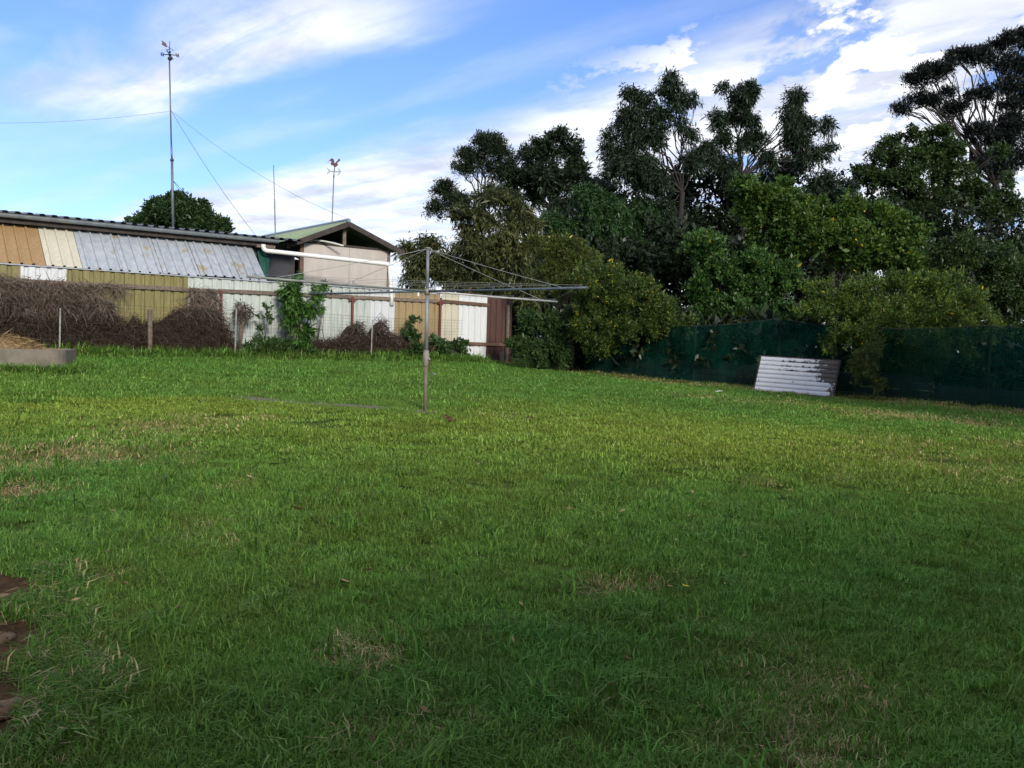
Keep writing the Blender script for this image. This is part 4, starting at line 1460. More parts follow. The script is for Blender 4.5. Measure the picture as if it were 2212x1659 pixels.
tree('hedge', 'dark leafy hedge seen dimly through the green net', 'hedge', 22.9,
     [(1290, 740, 70, 60, 1.2), (1420, 740, 80, 60, .4), (1540, 760, 80, 60, -.6), (1660, 760, 80, 60, -1.4), (1780, 770, 80, 60, -2.0), (2080, 780, 90, 60, -3.0), (2200, 790, 70, 60, -3.8), (1960, 770, 80, 60, -2.6), (1350, 785, 70, 34, .9), (1240, 775, 50, 40, 1.6), (2140, 820, 80, 36, -3.6), (1480, 800, 80, 34, -.2), (2260, 820, 60, 40, -4.2)],
     1700, 30000, .16, .07, LM['bg'], 20, sub=0, trunk_r=.04, shoot=.5, spread=.1, inner=.35)

# unseen tree added right of the view only to shade that side of the yard
st_ = thing('added_shade_tree', 'broad leafy tree added out of view to shade the right side', 'tree', Vector((10.9, 9.6, gzf(10.9, 9.6))))
wbs = [(np.array((10.9 + a, 9.8 + b, c)), np.array((rr, rr, rr * .6))) for a, b, c, rr in ((0, 0, 3.9, 1.6), (1.6, .8, 4.1, 1.5), (-.9, 1.6, 3.9, 1.3), (.6, 2.6, 3.7, 1.5), (2.6, 2.4, 3.8, 1.6), (1.2, 1.2, 4.5, 1.2), (2.2, -.8, 3.8, 1.5), (-1.2, .2, 4.2, 1.2))]
crown('crown', wbs, 9000, .22, .10, LM['mid'], st_, 77, shoot=.7, spread=.16, inner=.35, per=24)
mb = MB()
mb.tube([(10.9, 9.6, 0), (11.0, 9.9, 1.2), (11.2, 10.3, 2.4), (11.5, 10.8, 3.8)], [.2, .16, .14, .08], 8, False)
rr_ = np.random.default_rng(3)
for c_, R_ in wbs:
    mb.tube(limb_path((11.2, 10.3, 2.4), c_, rr_, 4, .12), [.09, .07, .06, .05, .03], 6, False)
mb.build('trunk', M['darkbark'], st_, True)

# ------------------------------------------------------------------ green net fence
nf = thing('net_fence', 'dark green shade cloth fence running along the right side', 'fence', NPt(6, 0, gzf(*NPt(6, 0, 0)[:2])))
tops = [(1150, 715), (1240, 690), (1330, 695), (1410, 702), (1500, 704), (1560, 702), (1620, 695), (1683, 688), (1740, 698), (1830, 706), (1960, 710), (2060, 708), (2120, 703), (2212, 708), (2320, 712)]
tz = [AN(*t) for t in tops]
ta = np.array([t[0] for t in tz])
th = np.array([t[1] for t in tz])
aa = np.linspace(ta[0], ta[-1], 120)
splits = [0, 34, 62, 92, 119]
for s0, s1 in zip(splits[:-1], splits[1:]):
    rowsn = 14
    sub = aa[s0:s1 + 1]
    vs = []
    for j in range(rowsn + 1):
        for a in sub:
            p = NPt(a, 0, 0)
            z0 = gzf(p.x, p.y) - .02
            z1 = np.interp(a, ta, th)
            t = j / rowsn
            bul = .06 * math.sin(a * 3.1 + j * .4) * math.sin(math.pi * t) + .03 * math.sin(a * 7.3) + .025 * math.sin(a * 15 + 2 * t) * t
            vs.append(tuple(NPt(a, bul, z0 + (z1 - z0) * t)))
    k = len(sub)
    fs = np.array([(j * k + i, j * k + i + 1, (j + 1) * k + i + 1, (j + 1) * k + i) for j in range(rowsn) for i in range(k - 1)])
    link('net', np_mesh('net', np.array(vs), fs, None, True), nf, M['net'])
for px in (1240, 1500, 1683, 1900, 2140):
    a, z = AN(px, 700)
    zt_ = float(np.interp(a, ta, th))
    p = NPt(a, -.08, 0)
    MB().tube([Vector((p.x, p.y, gzf(p.x, p.y) - .1)), Vector((p.x, p.y, zt_ + .01))], .022, 7).build('post', M['darktimber'], nf)
pts = [NPt(a, -.03, float(np.interp(a, ta, th))) for a in aa[::4]]
MB().tube(pts, .006, 4, False).build('top_wire', M['meshwire'], nf)
# low board wall behind the net
bw = thing('board_wall', 'low wall of dark boards behind the green net', 'wall', NPt(8, -.25, gzf(*NPt(8, 0, 0)[:2])))
for (p0, p1) in ((1260, 1480), (1480, 1660), (1660, 1830), (1830, 2010), (2010, 2240)):
    a0, a1 = AN(p0, 840)[0], AN(p1, 860)[0]
    for j in range(4 if p0 < 2000 else 3):
        q0, q1 = NPt(a0 + .02, -.25, 0), NPt(a1 - .02, -.25, 0)
        z0, z1 = gzf(q0.x, q0.y), gzf(q1.x, q1.y)
        h = .15
        m = MB()
        m.beam(NPt(a0 + .02, -.25 + .006 * (j % 2), z0 + h * (j + .5) - .04), NPt(a1 - .02, -.25 + .006 * (j % 2), z1 + h * (j + .5) - .04), .03, h - .014)
        m.build('board', M['plank'], bw)

# leaning white panel
bl, br = G(1627, 845.5), G(1801, 860.5)
eb = (br - bl)
Wp = eb.length
eb.normalize()
back = Vector((-eb.y, eb.x, 0))
back = back if back.y > 0 else -back
lean = math.radians(24)
upv = (ZV * math.cos(lean) + back * math.sin(lean)).normalized()
nb = eb.cross(upv)
nb = nb if nb.y < 0 else -nb
Hp = .83
lp = thing('slatted_screen', 'weathered white slatted screen with peeling paint leaning against the green net', 'screen', bl)
n_s = 8
sh_ = Hp / n_s
for j in range(n_s):
    k = 24
    jag = [random.uniform(-.006, .006) for _ in range(k + 1)]
    vs, pe = [], []
    for i in range(k + 1):
        x = .03 + (Wp - .06) * i / k
        for dz in (0, 1):
            for dy in (0, 1):
                y0 = sh_ * j + (.0025 + abs(jag[i]) * .45 if dz == 0 else sh_ - .0005)
                vs.append(bl + eb * x + upv * (y0 + .02) + nb * (.012 + (.012 if dy else 0) - .0015 * (1 - dz)))
                fx = i / k
                pe.append(max(0, (fx - (.84 if j < 3 else .66)) * (1.6 if j < 3 else 1.5)) + (.05 if j == 7 and fx > .3 else 0) + (.24 if dz == 0 and j >= 5 and .28 < fx < .95 else 0) + (.04 if dz == 0 else 0))
    fs = []
    for i in range(k):
        b0, b1 = i * 4, i * 4 + 4
        fs += [(b0 + 1, b1 + 1, b1 + 3, b0 + 3), (b0, b0 + 2, b1 + 2, b1), (b0 + 2, b0 + 3, b1 + 3, b1 + 2), (b0, b1, b1 + 1, b0 + 1)]
    me = np_mesh('slat', np.array([tuple(v) for v in vs]), np.array(fs), {'peel': np.array(pe)})
    link('slat', me, lp, M['board'])
for (x, nm) in ((.012, 'stile'), (Wp - .012, 'stile')):
    MB().beam(bl + eb * x - upv * .02, bl + eb * x + upv * (Hp + .05), .03, .035, nb).build(nm, M['darktimber'], lp)
MB().beam(bl + upv * (Hp + .035), bl + eb * Wp + upv * (Hp + .035), .03, .03, nb).build('top_rail', M['darktimber'], lp)
MB().beam(bl + upv * .003, bl + eb * Wp + upv * .003, .03, .035, nb).build('bottom_rail', M['darktimber'], lp)
MB().box(bl + eb * Wp / 2 + upv * Hp / 2 - nb * .008, Wp - .05, .012, Hp, (eb, nb, upv)).build('backing', M['darktimber'], lp)

# ------------------------------------------------------------------ dead vines and plants along the fence
def strands(name, top_px, nf_, mat, parent, n, bottom, seed, ln=.22, wd=.012, thick=.35, hang=.6, dens_top=1.5, tint=(0, 1), nmid=.35):
    """twiggy mass between the fences; top_px: outline of its upper edge"""
    r = np.random.default_rng(seed)
    us = np.array([UF(x, y, nf_)[0] for x, y in top_px])
    zs = np.array([UF(x, y, nf_)[1] for x, y in top_px])
    u = r.uniform(us[0], us[-1], n)
    zt_ = np.interp(u, us, zs)
    zb_ = bottom if np.isscalar(bottom) else np.interp(u, np.array([UF(x, y, nf_)[0] for x, y in bottom]), np.array([UF(x, y, nf_)[1] for x, y in bottom]))
    t = r.random(n) ** (1 / dens_top)
    z = zb_ + (zt_ - zb_) * t + r.normal(size=n) * .03
    nn_ = nmid + r.normal(size=n) * thick * .33
    pos = np.stack([F0.x + DU.x * u + DN.x * nn_, F0.y + DU.y * u + DN.y * nn_, z], 1)
    dirs = unit(r.normal(size=(n, 3)) * np.array([1, 1, .8]) + np.array([DN.x * .3, DN.y * .3, -hang]))
    nm = unit(r.normal(size=(n, 3)))
    side = unit(np.cross(dirs, nm))
    L = (ln * r.uniform(.4, 1.5, n))[:, None]
    W = (wd * r.uniform(.5, 1.4, n))[:, None]
    bendv = unit(r.normal(size=(n, 3)) + np.array([0, 0, -.8])) * L * .22
    p1 = pos + dirs * L * .5 + bendv * .6
    p2 = pos + dirs * L + bendv * 1.6
    v = np.stack([pos - side * W * .5, pos + side * W * .5, p1 + side * W * .5, p1 - side * W * .5, p2 + side * W * .2, p2 - side * W * .2], 1).reshape(-1, 3)
    b = np.arange(n)[:, None] * 6
    f = np.concatenate([b + np.array([0, 1, 2, 3]), b + np.array([3, 2, 4, 5])], 0)
    tt = np.repeat(np.clip(r.beta(1.6, 2.2, n), *tint), 6)
    me = np_mesh(name, v, f, {'tint': tt})
    o = link(name, me, parent, mat)
    o['kind'] = 'stuff'
    return o


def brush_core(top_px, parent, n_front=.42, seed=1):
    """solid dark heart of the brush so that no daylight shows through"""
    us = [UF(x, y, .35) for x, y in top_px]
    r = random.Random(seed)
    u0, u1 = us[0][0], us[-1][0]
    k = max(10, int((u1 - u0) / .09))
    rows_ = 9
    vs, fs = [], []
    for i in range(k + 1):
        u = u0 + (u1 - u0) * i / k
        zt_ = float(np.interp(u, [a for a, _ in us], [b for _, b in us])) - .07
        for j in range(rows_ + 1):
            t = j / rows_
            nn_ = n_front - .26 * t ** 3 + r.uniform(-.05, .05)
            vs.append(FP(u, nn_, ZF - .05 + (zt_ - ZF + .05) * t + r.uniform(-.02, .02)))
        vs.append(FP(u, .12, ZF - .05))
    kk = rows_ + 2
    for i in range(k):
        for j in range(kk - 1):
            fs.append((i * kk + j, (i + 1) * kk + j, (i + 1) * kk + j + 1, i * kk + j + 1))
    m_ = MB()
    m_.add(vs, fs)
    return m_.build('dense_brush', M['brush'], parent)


zz1 = lambda x, y: (x * .2757, 406.6 + y * .2757)
zz2 = lambda x, y: (508.3 + x * .2757, 440.5 + y * .2757)
v1 = thing('dead_vine', 'dead brown vine massed on the fence at the left edge', 'vine', FP(1.5, .4, ZF), 'dead vines on the fence')
topA = [(-420, 640), (-300, 622), (-100, 640), zz1(0, 830), zz1(230, 850), zz1(500, 860), zz1(700, 870), zz1(860, 920), zz1(960, 1040), zz1(1020, 1050), zz1(1050, 960), zz1(1085, 1040), zz1(1160, 1045)]
brush_core(topA, v1, .45, 1)
strands('twigs', topA, .35, M['twig'], v1, 20000, ZF, 31, .18, .008, .22, .25, 1.0, nmid=.47)
topT = [(-380, 590), (-250, 580), (-100, 590), zz1(0, 680), zz1(120, 700), zz1(230, 715), zz1(400, 722), zz1(560, 735), zz1(680, 770), zz1(760, 860), zz1(860, 900)]
botT = [(-380, 640), (-250, 640), (-100, 650), zz1(0, 900), zz1(250, 960), zz1(500, 960), zz1(700, 930), zz1(860, 940)]
strands('hanging_strands', topT, .35, M['thatch'], v1, 17000, botT, 32, .24, .008, .16, .95, 1.0, nmid=.46)
topT2 = [zz1(540, 735), zz1(700, 745), zz1(900, 760), zz1(1000, 765)]
strands('runner', topT2, .1, M['thatch'], v1, 260, [zz1(540, 790), zz1(700, 800), zz1(900, 790), zz1(1000, 780)], 33, .32, .011, .08, .7, 1.0, nmid=.10)

v2 = thing('dead_vine', 'rounded mound of dead brown vine right of the timber post', 'vine', FP(UF(400, 760, .4)[0], .4, ZF), 'dead vines on the fence')
topB = [zz1(1165, 1045), zz1(1250, 1040), zz1(1300, 1000), zz1(1370, 945), zz1(1480, 935), zz1(1600, 940), zz1(1700, 960), zz1(1760, 1050), zz1(1800, 1130), zz1(1840, 1240)]
brush_core(topB, v2, .45, 2)
strands('twigs', topB, .35, M['twig'], v2, 8000, ZF, 34, .18, .008, .22, .25, 1.0, nmid=.47)
strands('hanging_strands', [zz1(1490, 780), zz1(1560, 790), zz1(1620, 785), zz1(1700, 800)], .1, M['thatch'], v2, 700, [zz1(1490, 880), zz1(1560, 960), zz1(1620, 970), zz1(1700, 960)], 35, .28, .011, .10, 1.0, 1.0, nmid=.12)
strands('crest', [zz1(1380, 940), zz1(1500, 925), zz1(1620, 930), zz1(1720, 970)], .35, M['thatch'], v2, 700, [zz1(1380, 980), zz1(1500, 975), zz1(1620, 985), zz1(1720, 1010)], 36, .22, .010, .2, .8, 1.0, nmid=.42)

v3 = thing('dead_vine', 'dead vine heap with two peaks beside the white sheets', 'vine', FP(UF(790, 770, .4)[0], .4, ZF), 'dead vines on the fence')
topC = [zz2(570, 1060), zz2(640, 1065), zz2(760, 1060), zz2(830, 1030), zz2(880, 960), zz2(915, 925), zz2(970, 925), zz2(990, 1000), zz2(1020, 1030), zz2(1060, 1000), zz2(1100, 940), zz2(1125, 900),
        zz2(1160, 910), zz2(1180, 990), zz2(1220, 1030), zz2(1330, 1040)]
brush_core(topC, v3, .45, 3)
strands('twigs', topC, .35, M['twig'], v3, 11000, ZF, 37, .14, .009, .22, .2, 1.0, tint=(.05, 1), nmid=.47)
strands('crest', topC, .35, M['thatch'], v3, 900, [(x, y + 14) for x, y in topC], 38, .14, .011, .2, .5, 1.0, nmid=.45)
# bent wire frame poking out of the heap
fr = thing('bent_wire_frame', 'bent wire frame poking out of the dead vine heap', 'frame', FP(UF(820, 690, .5)[0], .5, ZF + .9))
fp_ = [FP(*(lambda t: (t[0], .5, t[1]))(UF(*zz2(x, y), .5))) for x, y in ((1080, 920), (1138, 852), (1176, 888), (1150, 930))]
MB().tube(fp_, .006, 5).build('wire', M['meshwire'], fr)
fp2 = [FP(*(lambda t: (t[0], .5, t[1]))(UF(*zz2(x, y), .5))) for x, y in ((1100, 930), (1142, 872), (1165, 890))]
MB().tube(fp2, .005, 5).build('wire', M['meshwire'], fr)

# stump of a dead climber with ragged stems
st = thing('dead_climber_stump', 'ragged pale stump of a dead climber by the thin picket', 'stump', FP(UF(520, 770, .4)[0], .4, ZF))
r_ = np.random.default_rng(5)
for (pts_, rr) in (([(1890, 1240), (1880, 1150), (1900, 1050), (1870, 960), (1845, 900)], .035), ([(1890, 1180), (1910, 1050), (1900, 950), (1885, 900)], .03), ([(1905, 1100), (1935, 1020), (1950, 930)], .022), ([(1880, 1100), (1862, 1000), (1850, 930)], .02), ([(1900, 1050), (1920, 960), (1915, 910)], .018)):
    q_ = [FP(*(lambda t: (t[0], .42, t[1]))(UF(*zz1(x, y), .42))) for x, y in pts_]
    MB().tube(q_, [rr * (1.1 - .12 * i) for i in range(len(q_))], 6).build('stem', M['timber'], st)
strands('twigs', [zz1(1830, 900), zz1(1880, 890), zz1(1970, 920)], .4, M['twig'], st, 420, [zz1(1830, 1000), zz1(1880, 1050), zz1(1970, 1000)], 41, .14, .012, .1, .4, 1.0, nmid=.42)

# live plants
def plant(name, label, cat, nf_, blobs, n, ln, wd, mat, seed, group=None, stem_r=.012, **kw):
    wb = []
    for (x, y, rx, ry) in blobs:
        u, z = UF(x, y, nf_)
        c = FP(u, nf_, z)
        k = c.y / FPX
        wb.append((np.array(c), np.array([rx * k, min(rx, ry) * k * .8, ry * k])))
    cen = np.mean([b[0] for b in wb], 0)
    base = Vector((cen[0], cen[1], gzf(cen[0], cen[1])))
    t = thing(name, label, cat, base, group)
    o, tips = crown('leaves', wb, n, ln, wd, mat, t, seed, **kw)
    r = np.random.default_rng(seed)
    m_ = MB()
    for (c, R), tp in zip(wb, tips):
        m_.tube(limb_path((base.x + r.normal() * .04, base.y + r.normal() * .04, base.z - .03), c, r, 4, .1), [stem_r, stem_r * .9, stem_r * .8, stem_r * .6, stem_r * .4], 5, False)
        for q_ in tp[:4]:
            m_.tube(limb_path(c, q_, r, 2, .1), [stem_r * .4, stem_r * .3, stem_r * .2], 4, False)
    m_.build('stem', M['bark'], t)
    return t


plant('leafy_climber', 'tall bright green leafy climber against the off-white sheets', 'plant', .55,
      [(641, 640, 22, 26), (655, 672, 22, 26), (635, 690, 22, 26), (660, 715, 20, 22), (640, 730, 22, 18), (625, 650, 14, 26), (648, 612, 14, 12), (675, 640, 12, 10), (622, 628, 12, 16)],
      3600, .13, .034, LM['vine'], 51, per=14, shoot=.22, spread=.05, droop=.7, inner=.2, curl=.3)
plant('leaf_tendril', 'thin hanging leafy tendril right of the tall climber', 'plant', .15,
      [(694, 615, 10, 8), (690, 640, 8, 12), (697, 655, 6, 10), (684, 625, 12, 8)], 260, .10, .04, LM['vine'], 52, per=14, shoot=.22, spread=.03, droop=.8, inner=.1)
plant('yellow_green_sprig', 'small yellowish leafy sprig between stump and tall climber', 'plant', .5,
      [(575, 670, 7, 10), (570, 690, 10, 12), (566, 712, 8, 12)], 300, .08, .04, LM['weed'], 53, per=14, shoot=.22, spread=.03, inner=.1)
plant('weed_thicket', 'dark green weed thicket at the foot of the stump', 'weeds', .62,
      [(560, 752, 24, 14), (590, 750, 22, 16), (620, 758, 24, 14), (575, 767, 32, 10), (545, 762, 22, 12), (655, 767, 26, 10)], 3200, .10, .028, LM['weed'], 54, per=14, shoot=.22, spread=.05, up=.8, inner=.2)
plant('nightshade_weed', 'leafy weed before the tan sheets left of the hoist post', 'weeds', .6,
      [(893, 745, 18, 24), (885, 720, 12, 20), (900, 770, 20, 16), (880, 770, 16, 14), (893, 698, 8, 12)], 2100, .075, .04, LM['weed'], 55, per=14, shoot=.22, spread=.04, up=.5, inner=.2, group='leafy weeds by the fence')
plant('nightshade_weed', 'leafy weed covering the foot of the white sheets', 'weeds', .5,
      [(975, 758, 26, 16), (950, 760, 20, 18), (1000, 762, 18, 14), (938, 745, 14, 16), (985, 742, 20, 10), (1008, 748, 8, 8)], 2600, .075, .045, LM['weed'], 56, per=14, shoot=.22, spread=.04, up=.5, inner=.2, group='leafy weeds by the fence')
# pale offcut and stones at the brown sheet
m = MB()
u, z = UF(1085, 752, .3)
m.box(FP(u, .3, ZF + .13), .12, .03, .26, ((DU + ZV * .15).normalized(), DN, (ZV - DU * .15).normalized()))
tag(m.build('concrete_offcut', M['concrete']), 'small pale concrete offcut at the foot of the brown sheets', 'offcut')

# ------------------------------------------------------------------ concrete trough with straw
fr_, br_ = G(138, 808), G(170, 794)
side = Vector((br_.x - fr_.x, br_.y - fr_.y, 0))
sl_ = side.length
side.normalize()
fdir = Vector((-side.y, side.x, 0))
fdir = fdir if fdir.x < 0 else -fdir
tl, tw, hgt, rc, wt = 2.6, max(sl_, .95), .40, .24, .07
tz0 = gzf(fr_.x, fr_.y)


def rrect(inset):
    pts_ = []
    x0, x1, y0, y1 = inset, tl - inset, inset, tw - inset
    r = rc - inset * .6
    for (cx_, cy_, a0) in ((x0 + r, y0 + r, 180), (x1 - r, y0 + r, 270), (x1 - r, y1 - r, 0), (x0 + r, y1 - r, 90)):
        for k in range(6):
            a = math.radians(a0 + 18 * k)
            pts_.append((cx_ + math.cos(a) * r, cy_ + math.sin(a) * r))
    return pts_


O_ = Vector((fr_.x, fr_.y, 0))
W3 = lambda x, y, z: O_ + fdir * x + side * y + ZV * z
ou, inn = rrect(0), rrect(wt)
k = len(ou)
vs = [W3(x, y, tz0 - .1) for x, y in ou] + [W3(x, y, tz0 + hgt + random.uniform(-.006, .006)) for x, y in ou] + [W3(x, y, tz0 + hgt - .004) for x, y in inn] + [W3(x, y, tz0 + .12) for x, y in inn]
fs = []
for lv in range(3):
    fs += [(lv * k + i, lv * k + (i + 1) % k, (lv + 1) * k + (i + 1) % k, (lv + 1) * k + i) for i in range(k)]
tr = thing('concrete_trough', 'low grey concrete trough at the left edge of the lawn', 'trough', W3(tl / 2, tw / 2, tz0))
m = MB()
m.add(vs, fs)
m.build('wall', M['concrete'], tr)
MB().add([W3(x, y, tz0 + .31) for x, y in inn], [tuple(range(k))]).build('soil_fill', M['soil'], tr)
hs = thing('straw_heap', 'heap of dry golden straw piled in the concrete trough', 'straw', W3(1.5, tw / 2, tz0 + .26))
m = MB()
gxn, gyn = 30, 14
vs = []
hf = lambda x, y: max(0, .26 * math.exp(-((x - 1.05) / .40) ** 2 - ((y - tw * .5) / .32) ** 2) + .17 * math.exp(-((x - 1.75) / .5) ** 2 - ((y - tw * .5) / .35) ** 2) + .10 * math.exp(-((x - .65) / .25) ** 2 - ((y - tw * .5) / .3) ** 2))
for i in range(gxn + 1):
    for j in range(gyn + 1):
        x, y = wt + .04 + (tl - 2 * wt - .08) * i / gxn, wt + .04 + (tw - 2 * wt - .08) * j / gyn
        vs.append(W3(x, y, tz0 + .315 + hf(x, y) + random.uniform(-.012, .012)))
m.add(vs, [(i * (gyn + 1) + j, (i + 1) * (gyn + 1) + j, (i + 1) * (gyn + 1) + j + 1, i * (gyn + 1) + j + 1) for i in range(gxn) for j in range(gyn)])
m.build('mound', M['straw'], hs)
r = np.random.default_rng(9)
n = 2600
x = r.uniform(.15, tl - .2, n)
y = np.clip(r.normal(tw * .5, tw * .2, n), .05, tw - .05)
hh = np.array([hf(a, b) for a, b in zip(x, y)])
keep = r.random(n) < np.clip(hh * 9 + .08, 0, 1)
x, y, hh = x[keep], y[keep], hh[keep]
n = len(x)
pos = np.array([tuple(W3(a, b, tz0 + .32 + c + .01)) for a, b, c in zip(x, y, hh)])
dirs = unit(r.normal(size=(n, 3)) * np.array([1, 1, .25]))
v, f, tt = leaves(pos - dirs * .1, dirs, np.full(n, .24), np.full(n, .011), r.random(n), r, .8, .15)
o = link('strands', np_mesh('strands', v, f, {'tint': tt}), hs, M['strawleaf'])
o['kind'] = 'stuff'

# ------------------------------------------------------------------ unseen building added behind the camera to shade the foreground
hd = Vector((.85, .5, 0)).normalized()
hn = Vector((-hd.y, hd.x, 0))
hc = Vector((2.9, -4.0, 0))
HW = lambda a, n, z: hc + hd * a + hn * n + ZV * z
added_house = thing('added_house', 'unseen two storey cream building added to shade the near lawn', 'added_house', HW(0, -4, 0))
MB().box(HW(-1, -4, 1.85), 22, 8, 4.5, (hd, hn, ZV)).build('wall', M['beige'], added_house)
m = MB()
m.add([HW(-12.4, .45, 4.1), HW(10.4, .45, 4.1), HW(10.4, -8.45, 4.1), HW(-12.4, -8.45, 4.1), HW(-8, -4, 6.0), HW(6, -4, 6.0)],
      [(0, 1, 5, 4), (2, 3, 4, 5), (1, 2, 5), (3, 0, 4), (3, 2, 1, 0)])
m.build('roof', M['darkroof'], added_house)
for a in (-8, -4.5, 5.5):
    for z in (1.4, 3.3):
        w_ = MB().box(HW(a, .02, z), 1.5, .06, 1.1, (hd, hn, ZV)).build('window', M['white'], added_house)
        MB().box(HW(a, .045, z), 1.36, .03, .96, (hd, hn, ZV)).build('pane', M['darkwall'], w_)
MB().box(HW(2.2, .025, 1.0), .9, .06, 2.05, (hd, hn, ZV)).build('door', M['browntimber'], added_house)

# ------------------------------------------------------------------ lawn
def blade_tuft(name, n, rad, hmin, hmax, w, bend_, seed, flat=0.0, dead=.08):
    r = np.random.default_rng(seed)
    a = r.uniform(0, 2 * np.pi, n)
    rr = rad * np.sqrt(r.random(n))
    base = np.stack([np.cos(a) * rr, np.sin(a) * rr, np.full(n, -.006)], 1)
    h = r.uniform(hmin, hmax, n) * r.uniform(.7, 1.2, n)
    az = r.uniform(0, 2 * np.pi, n)
    ld = np.stack([np.cos(az), np.sin(az), np.zeros(n)], 1)
    tilt = np.abs(r.normal(.25 + flat, .28, n))[:, None]
    bn = (bend_ * r.uniform(.3, 1.6, n))[:, None]
    sd = np.stack([-np.sin(az + r.normal(0, .5, n)), np.cos(az), np.zeros(n)], 1)
    W = (w * r.uniform(.6, 1.3, n))[:, None]
    H = h[:, None]
    z = np.array([0, 0, 1.0])
    p0 = base
    p1 = base + H * (.55 * z * np.cos(tilt) + ld * .55 * np.sin(tilt))
    p2 = base + H * (z * (.95 * np.cos(tilt) - .35 * bn) + ld * (np.sin(tilt) + .6 * bn))
    p2[:, 2] = np.maximum(p2[:, 2], .004)
    v = np.stack([p0 - sd * W * .5, p0 + sd * W * .5, p1 + sd * W * .45, p1 - sd * W * .45, p2], 1).reshape(-1, 3)
    b = np.arange(n)[:, None] * 5
    q = np.concatenate([b + np.array([0, 1, 2]), b + np.array([0, 2, 3]), b + np.array([3, 2, 4])], 0)
    t = np.clip(r.normal(.42, .30, n), 0, .9)
    t[r.random(n) < dead] = 1.0
    me = np_mesh(name, v, q, {'tint': np.repeat(t, 5)})
    me.materials.append(M['grass'])
    return bpy.data.objects.new(name, me)


tufts = bpy.data.collections.new('grass_tufts')
kinds = []
for i in range(4):                       # 0-3 fine turf, near
    kinds.append(blade_tuft('grass_tuft_%02d' % i, 330, .15, .02, .055, .0038, .5, 200 + i, .15))
for i in range(3):                       # 4-6 longer lush tufts, near
    kinds.append(blade_tuft('grass_tuft_%02d' % (4 + i), 60, .10, .04, .095, .0042, .8, 210 + i, .1))
for i in range(3):                       # 7-9 coarse turf for farther away
    kinds.append(blade_tuft('grass_tuft_%02d' % (7 + i), 230, .35, .026, .062, .0085, .5, 220 + i, .15))
for i in range(2):                       # 10-11 rank grass along the fence
    kinds.append(blade_tuft('grass_tuft_%02d' % (10 + i), 60, .17, .12, .30, .012, .7, 230 + i, .05, .12))
for i in range(2):                       # 12-13 flat dead thatch
    kinds.append(blade_tuft('grass_tuft_%02d' % (12 + i), 110, .14, .03, .07, .004, .9, 240 + i, .9, .75))
kinds.append(blade_tuft('grass_tuft_14', 9, .05, .10, .20, .0075, .9, 250, .25, .05))     # single broad blades
for o in kinds:
    tufts.objects.link(o)

r = np.random.default_rng(77)
pts, idx, scl = [], [], []


def scatter(y0, y1, dens, margin=1.2):
    area = (y1 - y0) * ((y0 + y1) * .62 + 2 * margin)
    n = int(area * dens)
    y = np.sqrt(r.uniform(y0 * y0, y1 * y1, n)) if y0 > 3 else r.uniform(y0, y1, n)
    x = r.uniform(-1, 1, n) * (.62 * y + margin)
    nm = (x - F0.x) * DN.x + (y - F0.y) * DN.y
    nd = (x - N0.x) * NN.x + (y - N0.y) * NN.y
    tx, ty = (x - O_.x), (y - O_.y)
    a_, b_ = tx * fdir.x + ty * fdir.y, tx * side.x + ty * side.y
    ok = (nm > .25) & (nd > .05) & ~((a_ > -.02) & (a_ < tl) & (b_ > -.02) & (b_ < tw))
    return x[ok], y[ok], nm[ok], nd[ok]


def path_dy(x, y):
    return y - np.interp(x, PX, PY)


GP = {'x': [], 'y': [], 'i': [], 's': [], 'dry': [], 'yel': []}


def put(x, y, i, s, dry, yel):
    for k_, v_ in (('x', x), ('y', y), ('i', i), ('s', s), ('dry', dry), ('yel', yel)):
        GP[k_].append(np.asarray(v_, float))


for (y0, y1, dens, layer) in ((2.0, 8.0, 72, 'turf'), (2.0, 5.0, 70, 'lush'), (5.0, 8.5, 42, 'lush'), (7.8, 26, 29, 'far'), (8.5, 18, 4, 'lush'), (2.0, 9.0, 9, 'single')):
    x, y, nm, nd = scatter(y0, y1, dens)
    N = len(x)
    dr = dryness(x, y)
    so = soilness(x, y)
    pdist = path_dy(x, y)
    onpath = (np.abs(pdist - .02) < (.26 if layer != 'far' else .52)) & (x > PX[5]) & (x < PX[-1] + .05)
    behind = (pdist > .05) & (x < PX[-1] + .3)
    tuft_n = vnoise(x, y, 1.6, 5) * .6 + vnoise(x, y, 4.5, 6) * .4
    keep = (r.random(N) > np.clip(dr * 1.0 - .3, 0, np.where(nd < 1.3, .85, .42))) & (so < .42 + .25 * (r.random(N) - .5)) & (np.hypot(x - hb.x, (y - hb.y) * 1.2) > (.16 if layer != 'far' else .34)) & ~(onpath & (r.random(N) < .96))
    # grass is lush close by, drier and shorter where it is mown in the middle of the yard
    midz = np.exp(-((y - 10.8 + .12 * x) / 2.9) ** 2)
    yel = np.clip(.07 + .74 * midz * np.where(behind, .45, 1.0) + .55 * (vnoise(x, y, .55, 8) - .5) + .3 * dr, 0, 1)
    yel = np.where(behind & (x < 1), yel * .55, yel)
    s = np.where(behind, 1.4, 1.0 - .18 * midz) * (.70 + .70 * tuft_n)
    s *= r.uniform(.8, 1.2, N)
    if layer == 'turf':
        i = r.integers(0, 4, N)
        i = np.where((dr > .35) & (r.random(N) < dr * .8), r.integers(12, 14, N), i)
    elif layer == 'lush':
        keep &= r.random(N) < np.clip((tuft_n - .40) * 3.4, .05, .95) * (1 - np.clip(dr * 2, 0, 1))
        i = r.integers(4, 7, N)
    elif layer == 'single':
        i = np.full(N, 14)
    else:
        i = r.integers(7, 10, N)
        i = np.where((dr > .5) & (r.random(N) < dr * .5), r.integers(12, 14, N), i)
    put(x[keep], y[keep], i[keep], s[keep], dr[keep], yel[keep])
